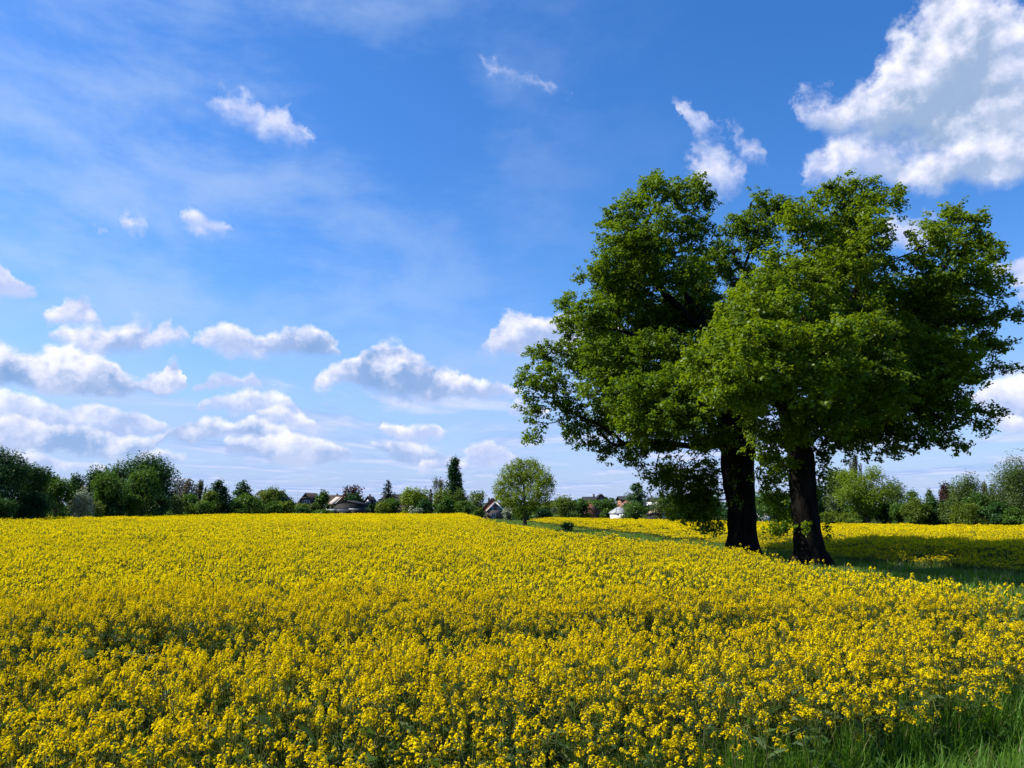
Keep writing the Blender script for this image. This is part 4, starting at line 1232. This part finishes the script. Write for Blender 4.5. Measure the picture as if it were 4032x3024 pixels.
T('shrub', 3700, 3800, 1964, 98, 'grey', 'bush', 'grey green shrub in the hedge below the drooping birch', 'shrub', GR)
T('shrub', 3742, 3860, 1988, 94, 'olive', 'bush', 'sunlit olive shrub bulging from the right hedge', 'shrub', GR)
T('shrub', 3800, 3924, 1948, 98, 'mid', 'bush', 'broad mid green shrub left of the large weeping willow', 'shrub', GR)
T('birch', 3862, 3888, 1908, 118, 'twig', 'bare', 'spindly thin tree left of the large weeping willow', 'tree', GR, 0, 1.0)
T('broadleaf_tree', 3876, 3936, 1914, 116, 'blue', 'cone', 'bluish pointed tree touching the large weeping willow', 'tree', GR, 0, 2.4)
T('weeping_willow', 3906, 4110, 1811, 96, 'grey', 'willow', 'large weeping willow at the right edge of the photo', 'tree', GR, 0.0, 3.6)
T('shrub', 3880, 3990, 1990, 92, 'dark', 'bush', 'dark shrub at the left foot of the large weeping willow', 'shrub', GR)
T('shrub', 3960, 4080, 2004, 90, 'mid', 'bush', 'green shrub in front of the large weeping willow', 'shrub', GR)
# on the grass strip
T('shrub', 2206, 2258, 2053, 96, 'deep', 'bush', 'small dark bush alone on the grass strip beyond the small tree', 'shrub', None, 0, 3.0)

# ------------------------------------------------------------------ the small single tree on the strip
def field_tree():
    rng = R_(5)
    D = 92.0
    b0 = at(2068, 2059, D)
    g = gzf(b0[0], D)
    sc = D / FPX
    root = empty('field_maple', (b0[0], D, g), 'small single round-crowned tree on the strip left of the oaks', 'tree')
    org = np.array([b0[0], D, g])
    def rel(px, py, dz=0.0): return at(px, py, D + dz) - org
    cl = [(2065, 1850, 75, 48), (2010, 1880, 60, 55), (2120, 1880, 60, 52), (1985, 1925, 45, 45), (2060, 1900, 80, 50), (2140, 1925, 45, 45), (2165, 1900, 22, 32), (2000, 1962, 50, 28), (2070, 1950, 70, 38), (2130, 1962, 50, 28), (2040, 2000, 30, 22), (2090, 2000, 32, 24), (2045, 1822, 30, 18), (2090, 1826, 30, 18), (1962, 1945, 20, 30), (2040, 2025, 22, 16)]
    A = []
    for cx, cy, rx, ry in cl:
        c = rel(cx, cy, rng.uniform(-1.6, 1.6))
        n = int(0.055 * rx * ry) + 12
        v = nrm(rng.normal(size=(n, 3))) * (rng.uniform(0, 1, n) ** 0.4)[:, None]
        A.append(c + v * np.array([rx, (rx + ry) * 0.55, ry]) * sc)
    A = np.concatenate(A)
    A = A[A[:, 2] > 0.7]
    line = polyline([np.array([0, 0, -0.1]), rel(2066, 2030), rel(2064, 2008)], 0.25)
    pts, par = colonize([(line, -1)], A, 0.25, 0.34, rng, 120, 0.55, 0.08)
    r, kids, depth = skeleton_radii(pts, par, 0.014, 2.2)
    r[:len(line)] = np.maximum(r[:len(line)], np.linspace(0.26, 0.20, len(line)))
    V, F = tubes([(np.array(l), q) for l, q in chains(pts, par, r, kids, 0.012)], lambda m: 8 if m > 0.1 else 4)
    obj_np('trunk', V, [F], BARK2, root, smooth=True)
    k = 9
    C = np.repeat(A, k, 0)
    P = C + rng.normal(0, 0.15, C.shape)
    tone = np.clip(np.repeat(rng.uniform(0, 0.6, len(A)), k) + rng.uniform(0, 0.4, len(C)), 0, 1)
    V, F = leaf_quads(P, rng.uniform(0.13, 0.23, len(P)), rng.normal(0, 0.6, P.shape) + np.array([0, 0, 0.6]), rng, 0.65)
    obj_np('crown', V, [F], LM['bright'], root, fattr=[tone])
field_tree()

# a far wood closing the horizon, one mass
def far_wood():
    rng = R_(64)
    n = 42000
    x = rng.uniform(-620, 620, n)
    y = 470 + rng.uniform(-12, 12, n) + 0.00012 * x * x
    top = 6.0 + 1.6 * np.sin(x * 0.05) + 1.2 * np.sin(x * 0.13 + 2) + 0.9 * np.sin(x * 0.31)
    z = top * rng.uniform(0, 1, n) ** 0.6
    P = np.stack([x, y, z], 1)
    V, F = leaf_quads(P, rng.uniform(0.9, 1.8, n), rng.normal(0, 0.6, P.shape) + np.array([0, -0.3, 0.6]), rng, 0.75)
    o = obj_np('far_wood', V, [F], LM['dark'], fattr=[rng.uniform(0, 1, n)])
    tag(o, 'low dark belt of distant wood behind the village', 'wood', kind='stuff')
far_wood()

# ------------------------------------------------------------------ village
ROOFD = noise_mat('slate_roof', (0.014, 0.014, 0.016), (0.030, 0.028, 0.028), 2.5, 0.75, 0.3, (1, 1, 5), 0.2)
ROOFB = noise_mat('brown_tile_roof', (0.034, 0.024, 0.019), (0.070, 0.047, 0.036), 2.5, 0.8, 0.3, (1, 1, 5), 0.2)
ROOFR = noise_mat('red_tile_roof', (0.22, 0.085, 0.055), (0.34, 0.14, 0.09), 2.5, 0.8, 0.3, (1, 1, 5), 0.2)
ROOFG = noise_mat('grey_sheet_roof', (0.26, 0.28, 0.29), (0.38, 0.40, 0.41), 1.2, 0.6, 0.1, (1, 1, 1), 0.3)
BRICKR = brick_mat('red_brick', (0.26, 0.085, 0.05), (0.34, 0.12, 0.07), (0.30, 0.26, 0.22))
BRICKD = brick_mat('dark_brick', (0.085, 0.06, 0.055), (0.12, 0.08, 0.07), (0.14, 0.13, 0.12))
BLACKW = noise_mat('black_boards', (0.010, 0.011, 0.013), (0.026, 0.027, 0.030), 3.0, 0.7, 0.3, (6, 6, 0.3), 0.2)
WHITEP = noise_mat('white_paint', (0.66, 0.66, 0.64), (0.80, 0.80, 0.78), 1.5, 0.6)
TANP = noise_mat('salmon_render', (0.52, 0.34, 0.24), (0.62, 0.42, 0.30), 1.0, 0.85)
PALER = noise_mat('pale_boards', (0.50, 0.40, 0.33), (0.62, 0.50, 0.42), 1.0, 0.8)
def glass_fn(b):
    p = b.new('ShaderNodeBsdfPrincipled')
    b.put(p.inputs['Base Color'], (0.02, 0.025, 0.03, 1)); p.inputs['Roughness'].default_value = 0.08
    return p.outputs[0]
GLASS = mat('window_glass', glass_fn)

def box(x0, x1, y0, y1, z0, z1):
    V = np.array([(x, y, z) for z in (z0, z1) for y in (y0, y1) for x in (x0, x1)], float)
    F = np.array([(0, 2, 3, 1), (4, 5, 7, 6), (0, 1, 5, 4), (2, 6, 7, 3), (0, 4, 6, 2), (1, 3, 7, 5)])
    return V, F
def join(parts):
    V, F, o = [], [], 0
    for v, f in parts:
        V.append(v); F.append(np.asarray(f) + o); o += len(v)
    return np.concatenate(V), F

def slab_roof(poly_a, poly_b, th=0.22):
    """two roof planes given as quads (lists of 4 points); each gets a thickness"""
    out = []
    for q in (poly_a, poly_b):
        q = np.array(q, float)
        n = nrm(np.cross(q[1] - q[0], q[2] - q[0])[None])[0]
        if n[2] < 0: n = -n
        V = np.concatenate([q, q + n * th])
        F = np.array([(3, 2, 1, 0), (4, 5, 6, 7), (0, 1, 5, 4), (1, 2, 6, 5), (2, 3, 7, 6), (3, 0, 4, 7)])
        out.append((V, F))
    return out

def gable_house(px0, px1, py_ridge, py_eave, D, depth, axis, wallm, roofm, label, rot=0.0, over=0.35, half_hip=0.0, trim=False, name='house'):
    """axis 'x': ridge across the view, 'y': gable towards the camera"""
    c = at((px0 + px1) / 2, py_ridge, D)
    Wd = (px1 - px0) / FPX * D
    zr = c[2]; ze = at((px0 + px1) / 2, py_eave, D)[2]
    g = gzf(c[0], D)
    root = empty(name, (c[0], D, g), label, 'house', 'houses of the village')
    root.rotation_euler = (0, 0, rot)
    zr -= g; ze -= g
    hx, hy = Wd / 2 - over, depth / 2 - over
    lift = 0.0
    if axis == 'x':
        k = (zr - ze) / (depth / 2)
        hip = half_hip
        V, F = box(-hx, hx, -hy, hy, 0, ze - 0.02 + over * k)
        V = np.concatenate([V, [(-hx, 0, zr - 0.05), (hx, 0, zr - 0.05)]]) if hip == 0 else V
        Fl = [F] + ([np.array([(4, 6, 8), (5, 9, 7)])] if hip == 0 else [])
        X = Wd / 2
        if hip == 0:
            rf = slab_roof([(-X, -depth / 2, ze), (X, -depth / 2, ze), (X, 0, zr), (-X, 0, zr)], [(-X, depth / 2, ze), (X, depth / 2, ze), (X, 0, zr), (-X, 0, zr)])
        else:
            rx = X - hip
            q = [(-X, -depth / 2, ze), (X, -depth / 2, ze), (rx, 0, zr), (-rx, 0, zr)]
            rf = slab_roof(q, [(-X, depth / 2, ze), (X, depth / 2, ze), (rx, 0, zr), (-rx, 0, zr)])
            rf += slab_roof([(-X, -depth / 2, ze), (-X, depth / 2, ze), (-rx, 0.01, zr), (-rx, -0.01, zr)], [(X, -depth / 2, ze), (X, depth / 2, ze), (rx, 0.01, zr), (rx, -0.01, zr)])
    else:
        k = (zr - ze) / (Wd / 2)
        V, F = box(-hx, hx, -hy, hy, 0, ze - 0.02 + over * k)
        V = np.concatenate([V, [(0, -hy, zr - 0.05), (0, hy, zr - 0.05)]])
        Fl = [F, np.array([(4, 5, 8), (6, 9, 7)])]
        X = Wd / 2; Y = depth / 2
        rf = slab_roof([(-X, -Y, ze), (-X, Y, ze), (0, Y, zr), (0, -Y, zr)], [(X, -Y, ze), (X, Y, ze), (0, Y, zr), (0, -Y, zr)])
        if trim:
            for s in (-1, 1):
                a = np.array([s * X, -Y - 0.06, ze]); e = np.array([0, -Y - 0.06, zr]); d = np.array([0, 0, 0.26])
                q = np.array([a - d, e - d, e + d * 0.8, a + d * 0.8])
                Vt = np.concatenate([q, q + np.array([0, 0.05, 0])])
                obj_np('bargeboard', Vt, [np.array([(0, 1, 2, 3), (7, 6, 5, 4), (0, 4, 5, 1), (2, 6, 7, 3), (1, 5, 6, 2), (0, 3, 7, 4)])], WHITEP, root)
    obj_np('wall', V, Fl, wallm, root)
    VR, FR = join(rf)
    ro = obj_np('roof', VR, FR, roofm, root)
    return root, ro, Wd, zr, ze, depth

def window(root, x, z, w, h, y, panes=2):
    f = [box(x - w / 2, x + w / 2, y - 0.09, y - 0.005, z, z + 0.10), box(x - w / 2, x + w / 2, y - 0.09, y - 0.005, z + h - 0.10, z + h)]
    for k in range(panes + 1):
        xx = x - w / 2 + (w - 0.1) * k / panes
        f.append(box(xx, xx + 0.10, y - 0.085, y - 0.005, z + 0.10, z + h - 0.10))
    V, F = join(f)
    o = obj_np('window', V, F, WHITEP, root)
    V, F = box(x - w / 2 + 0.03, x + w / 2 - 0.03, y - 0.05, y + 0.02, z + 0.05, z + h - 0.05)
    obj_np('pane', V, [F], GLASS, o)
def chimney(ro, x, y, z0, z1, w=0.6, m=None):
    V, F = join([box(x - w / 2, x + w / 2, y - w / 2, y + w / 2, z0, z1), box(x - w / 2 - 0.06, x + w / 2 + 0.06, y - w / 2 - 0.06, y + w / 2 + 0.06, z1, z1 + 0.14)])
    obj_np('chimney', V, F, m or BRICKD, ro)

# 1 big dark-roofed house
r, ro, W, zr, ze, dp = gable_house(1000, 1136, 1935, 1977, 236, 9.0, 'x', BRICKD, ROOFD, 'house with a broad dark hipped roof behind the rounded olive tree', 0.0, 0.35, 1.7)
chimney(ro, -W * 0.28, 0.3, zr - 0.8, zr + 0.35)
q = slab_roof([(-W / 2 + 0.9, -5.2, zr - 3.0), (-W / 2 + 0.9, -1.0, zr - 3.0), (-W / 2 + 2.3, -1.0, zr - 1.3), (-W / 2 + 2.3, -5.2, zr - 1.3)], [(-W / 2 + 3.7, -5.2, zr - 3.0), (-W / 2 + 3.7, -1.0, zr - 3.0), (-W / 2 + 2.3, -1.0, zr - 1.3), (-W / 2 + 2.3, -5.2, zr - 1.3)], 0.15)
V, F = join(q); d_ = obj_np('dormer', V, F, ROOFG, r)
V = np.array([(-W / 2 + 1.1, -4.9, zr - 3.3), (-W / 2 + 3.5, -4.9, zr - 3.3), (-W / 2 + 3.5, -4.9, zr - 2.8), (-W / 2 + 2.3, -4.9, zr - 1.35), (-W / 2 + 1.1, -4.9, zr - 2.8)])
V = np.concatenate([V, V + np.array([0, 3.0, 0])]); obj_np('gable', V, [np.array([(0, 1, 2, 3, 4), (9, 8, 7, 6, 5)]), np.array([(0, 5, 6, 1), (1, 6, 7, 2), (4, 9, 5, 0)])], BRICKD, d_)
# 2 brown half-hipped house
r, ro, W, zr, ze, dp = gable_house(1190, 1258, 1943, 1984, 230, 6.5, 'y', BRICKD, ROOFB, 'brown house with a steep tiled roof and one white gable window', math.radians(-12))
window(r, 0.3, ze - 0.5, 1.7, 1.5, -dp / 2 + 0.35, 2); window(r, -1.6, ze - 1.8, 1.0, 1.0, -dp / 2 + 0.35, 1)
V, F = join(slab_roof([(-1.5, -dp / 2 - 0.06, zr - 1.5), (1.5, -dp / 2 - 0.06, zr - 1.5), (0.08, -dp / 2 + 1.6, zr + 0.02), (-0.08, -dp / 2 + 1.6, zr + 0.02)], [(-0.3, -dp / 2 + 1.4, zr - 0.1), (0.3, -dp / 2 + 1.4, zr - 0.1), (0.1, -dp / 2 + 1.9, zr + 0.03), (-0.1, -dp / 2 + 1.9, zr + 0.03)], 0.18))
obj_np('half_hip', V, F, ROOFB, ro)
# 3 house with pale dormer
r, ro, W, zr, ze, dp = gable_house(1294, 1360, 1952, 1985, 234, 8.0, 'x', BRICKR, ROOFB, 'brick house with a pale slanted dormer on its brown roof', 0.0, 0.3)
chimney(ro, 0.0, 0.2, zr - 0.5, zr + 0.5, 0.5)
V, F = join(slab_roof([(-1.6, -4.6, ze - 0.1), (0.3, -4.6, ze - 0.1), (1.7, -1.0, zr - 0.45), (0.0, -1.0, zr - 0.45)], [(1.7, -1.0, zr - 0.45), (0.3, -4.6, ze - 0.1), (0.6, -4.55, ze - 0.1), (2.0, -0.95, zr - 0.45)], 0.16))
obj_np('dormer', V, F, PALER, ro)
V, F = box(-0.9, 0.4, -4.3, -3.75, 0, ze - 0.6); obj_np('porch', V, [F], PALER, r)
window(r, -1.9, 1.2, 1.2, 1.3, -dp / 2 + 0.3, 2)
# 4 black barn
r, ro, W, zr, ze, dp = gable_house(1330, 1438, 1974, 1989, 204, 12.0, 'y', BLACKW, ROOFD, 'low black barn with a pale lean-to edge at the field border', 0.0, 0.25, name='barn')
V, F = join([box(-W / 2 - 0.7, W * 0.16, -9.2, -6.1, ze - 1.42, ze - 1.20), box(-W / 2 - 0.7, W * 0.16, -9.32, -9.2, ze - 1.62, ze - 1.12)]); obj_np('lean_to_roof', V, F, ROOFG, r)
V, F = join([box(W * 0.17, W / 2, -9.0, -6.1, ze - 1.1, ze - 0.92), box(W * 0.17, W / 2, -9.1, -9.0, ze - 1.3, ze - 0.85)]); obj_np('lean_to_roof', V, F, ROOFG, r)
V, F = join([box(-W / 2 - 0.6, W * 0.15, -8.9, -6.0, 0, ze - 1.44), box(W * 0.18, W / 2 - 0.1, -8.8, -6.0, 0, ze - 1.12)]); obj_np('lean_to_wall', V, F, BLACKW, r)
V, F = box(-1.8, 1.6, -9.02, -8.92, 0.02, ze - 1.7); obj_np('barn_door', V, [F], ROOFD, r)
# low grey shed left of the barn
r, ro, W, zr, ze, dp = gable_house(1294, 1322, 2008, 2013, 190, 3.0, 'x', BLACKW, ROOFG, 'tiny grey-roofed shed at the left end of the black barn', 0.0, 0.15, name='shed')
# 5 dark steep gable
r, ro, W, zr, ze, dp = gable_house(1434, 1484, 1956, 1992, 222, 8.0, 'y', BRICKD, ROOFD, 'steep dark-gabled house right of the black barn', 0.0, 0.25)
chimney(ro, 0.0, -1.0, zr - 0.4, zr + 0.55, 0.45)
V = np.array([(-0.75, -4.0, zr - 1.7), (0.75, -4.0, zr - 1.7), (0, -4.0, zr - 0.75)]); V = np.concatenate([V, V + np.array([0, 0.3, 0])])
obj_np('gable_panel', V, [np.array([(0, 1, 2), (5, 4, 3)]), np.array([(0, 3, 4, 1), (1, 4, 5, 2), (2, 5, 3, 0)])], WHITEP, r)
# 6 long dark roof
r, ro, W, zr, ze, dp = gable_house(1500, 1690, 1949, 1984, 226, 9.0, 'x', BRICKD, ROOFD, 'long house with a low dark roof behind the sparse spruce', 0.0, 0.3, 1.2)
chimney(ro, 4.3, 0.2, zr - 0.5, zr + 0.45, 0.5)
# 7 brick gable house at the end of the strip
r, ro, W, zr, ze, dp = gable_house(1912, 1984, 1977, 2013, 200, 9.0, 'y', BRICKD, ROOFR, 'nearest brick house whose gable has white bargeboards and two windows', math.radians(4), 0.3, trim=True)
window(r, -1.05, ze + 0.15, 0.95, 0.95, -dp / 2 + 0.3, 2); window(r, 1.05, ze + 0.15, 0.95, 0.95, -dp / 2 + 0.3, 2); window(r, -0.4, 0.6, 1.0, 1.1, -dp / 2 + 0.3, 2)
Vb = slab_roof([(-3.0, 1.0, zr - 1.9), (-3.0, 9.0, zr - 1.9), (-0.4, 9.0, zr + 0.95), (-0.4, 1.0, zr + 0.95)], [(2.6, 1.0, zr - 1.9), (2.6, 9.0, zr - 1.9), (-0.4, 9.0, zr + 0.95), (-0.4, 1.0, zr + 0.95)])
V, F = join(Vb); rb = obj_np('rear_roof', V, F, ROOFB, r)
V = np.array([(-2.7, 1.2, 0), (2.3, 1.2, 0), (2.3, 1.2, zr - 1.7), (-0.4, 1.2, zr + 0.85), (-2.7, 1.2, zr - 1.7)]); V = np.concatenate([V, V + np.array([0, 7.4, 0])])
obj_np('rear_wall', V, [np.array([(0, 1, 2, 3, 4), (9, 8, 7, 6, 5)]), np.array([(0, 5, 6, 1), (1, 6, 7, 2), (4, 9, 5, 0)])], BRICKD, r)
chimney(rb, -1.3, 5.0, zr - 0.2, zr + 1.0, 0.42); chimney(rb, 0.7, 5.5, zr - 0.2, zr + 1.1, 0.42)
V, F = box(-3.0, -2.35, -dp / 2 - 0.3, -dp / 2 + 0.28, 0, 1.5); obj_np('porch', V, [F], TANP, r)
# 8 grey-roofed house with central gable
r, ro, W, zr, ze, dp = gable_house(2293, 2390, 1959, 1977, 216, 9.0, 'x', BRICKR, ROOFD, 'dark grey-roofed house with a central gable above the umbrella-shaped tree', 0.0, 0.3)
V, F = join(slab_roof([(-0.8, -5.2, ze - 0.2), (-0.8, 0.5, ze - 0.2), (1.3, 0.5, zr + 0.75), (1.3, -5.2, zr + 0.75)], [(3.4, -5.2, ze - 0.2), (3.4, 0.5, ze - 0.2), (1.3, 0.5, zr + 0.75), (1.3, -5.2, zr + 0.75)]))
dm = obj_np('cross_gable', V, F, ROOFD, ro)
V = np.array([(-0.5, -4.9, 0), (3.1, -4.9, 0), (3.1, -4.9, ze - 0.1), (1.3, -4.9, zr + 0.65), (-0.5, -4.9, ze - 0.1)]); V = np.concatenate([V, V + np.array([0, 1.0, 0])])
obj_np('gable_wall', V, [np.array([(0, 1, 2, 3, 4), (9, 8, 7, 6, 5)]), np.array([(0, 5, 6, 1), (1, 6, 7, 2), (4, 9, 5, 0)])], BRICKD, r)
window(r, 1.3, ze - 0.2, 0.9, 0.9, -4.9, 1)
chimney(ro, -0.2, 0.4, zr - 0.3, zr + 0.8, 0.5)
V, F = join(slab_roof([(-3.3, -7.5, 2.6), (-0.7, -7.5, 2.6), (-0.7, -4.9, 4.0), (-3.3, -4.9, 4.0)], [(-3.3, -7.55, 2.5), (-0.7, -7.55, 2.5), (-0.7, -7.5, 2.6), (-3.3, -7.5, 2.6)])); obj_np('porch_roof', V, F, ROOFR, r)
# 9 small pavilion
r, ro, W, zr, ze, dp = gable_house(2408, 2466, 2001, 2024, 158, 5.0, 'x', WHITEP, ROOFG, 'small white building with a pale grey hipped roof left of the larch', math.radians(12), 0.12, 1.2, name='pavilion')
# 10 brick house behind the larch
r, ro, W, zr, ze, dp = gable_house(2432, 2520, 1957, 1972, 196, 9.0, 'x', BRICKR, ROOFD, 'orange brick house with dark roof behind the larch', 0.0, 0.3)
window(r, -1.6, ze - 1.9, 1.0, 1.2, -dp / 2 + 0.3, 2)
# 11 white house
r, ro, W, zr, ze, dp = gable_house(2552, 2608, 1962, 1976, 214, 8.0, 'x', WHITEP, ROOFD, 'white house with dark roof right of the larch', 0.0, 0.3)
chimney(ro, -1.0, 0.2, zr - 0.3, zr + 0.6, 0.5)
# 12 salmon garage
r, ro, W, zr, ze, dp = gable_house(2552, 2606, 1990, 2001, 176, 5.0, 'x', TANP, ROOFD, 'salmon-walled low house right of the larch', 0.0, 0.25, name='garage')
# 13 open black shelter
r, ro, W, zr, ze, dp = gable_house(2550, 2602, 2022, 2028, 150, 3.5, 'y', BLACKW, ROOFD, 'low black shelter at the field edge below the salmon house', 0.0, 0.15, name='shelter')
# 14 white house seen between the trunks
r, ro, W, zr, ze, dp = gable_house(2970, 3040, 2010, 2020, 160, 6.0, 'x', WHITEP, ROOFD, 'white low house glimpsed between the two oak trunks', 0.0, 0.25)

# flagpole
c = at(1174, 1929, 210.0)
root = empty('flagpole', (c[0], 210.0, gzf(c[0], 210.0)), 'slender bare flagpole between the dark-roofed and the brown house', 'pole')
V, F = tubes([(np.array([(0, 0, 0), (0, 0, c[2] * 0.5), (0, 0, c[2])]), [0.07, 0.055, 0.035])], lambda m: 10); obj_np('pole', V, [F], WHITEP, root, smooth=True)
V, F = join([box(-0.25, 0.25, -0.25, 0.25, -0.05, 0.25)]); obj_np('base', V, F, ROOFG, root)
# far church spire
c = at(2183, 1966, 560.0)
root = empty('church', (c[0], 560.0, 0), 'pointed distant church spire left of the round olive tree', 'church')
V, F = box(-1.5, 1.5, -1.5, 1.5, 0, 5.2); obj_np('tower', V, [F], BRICKD, root)
V, F = tubes([(np.array([(0, 0, 5.0), (0, 0, 5.6), (0, 0, c[2])]), [1.9, 1.2, 0.05])], lambda m: 8); obj_np('spire', V, [F], ROOFD, root)
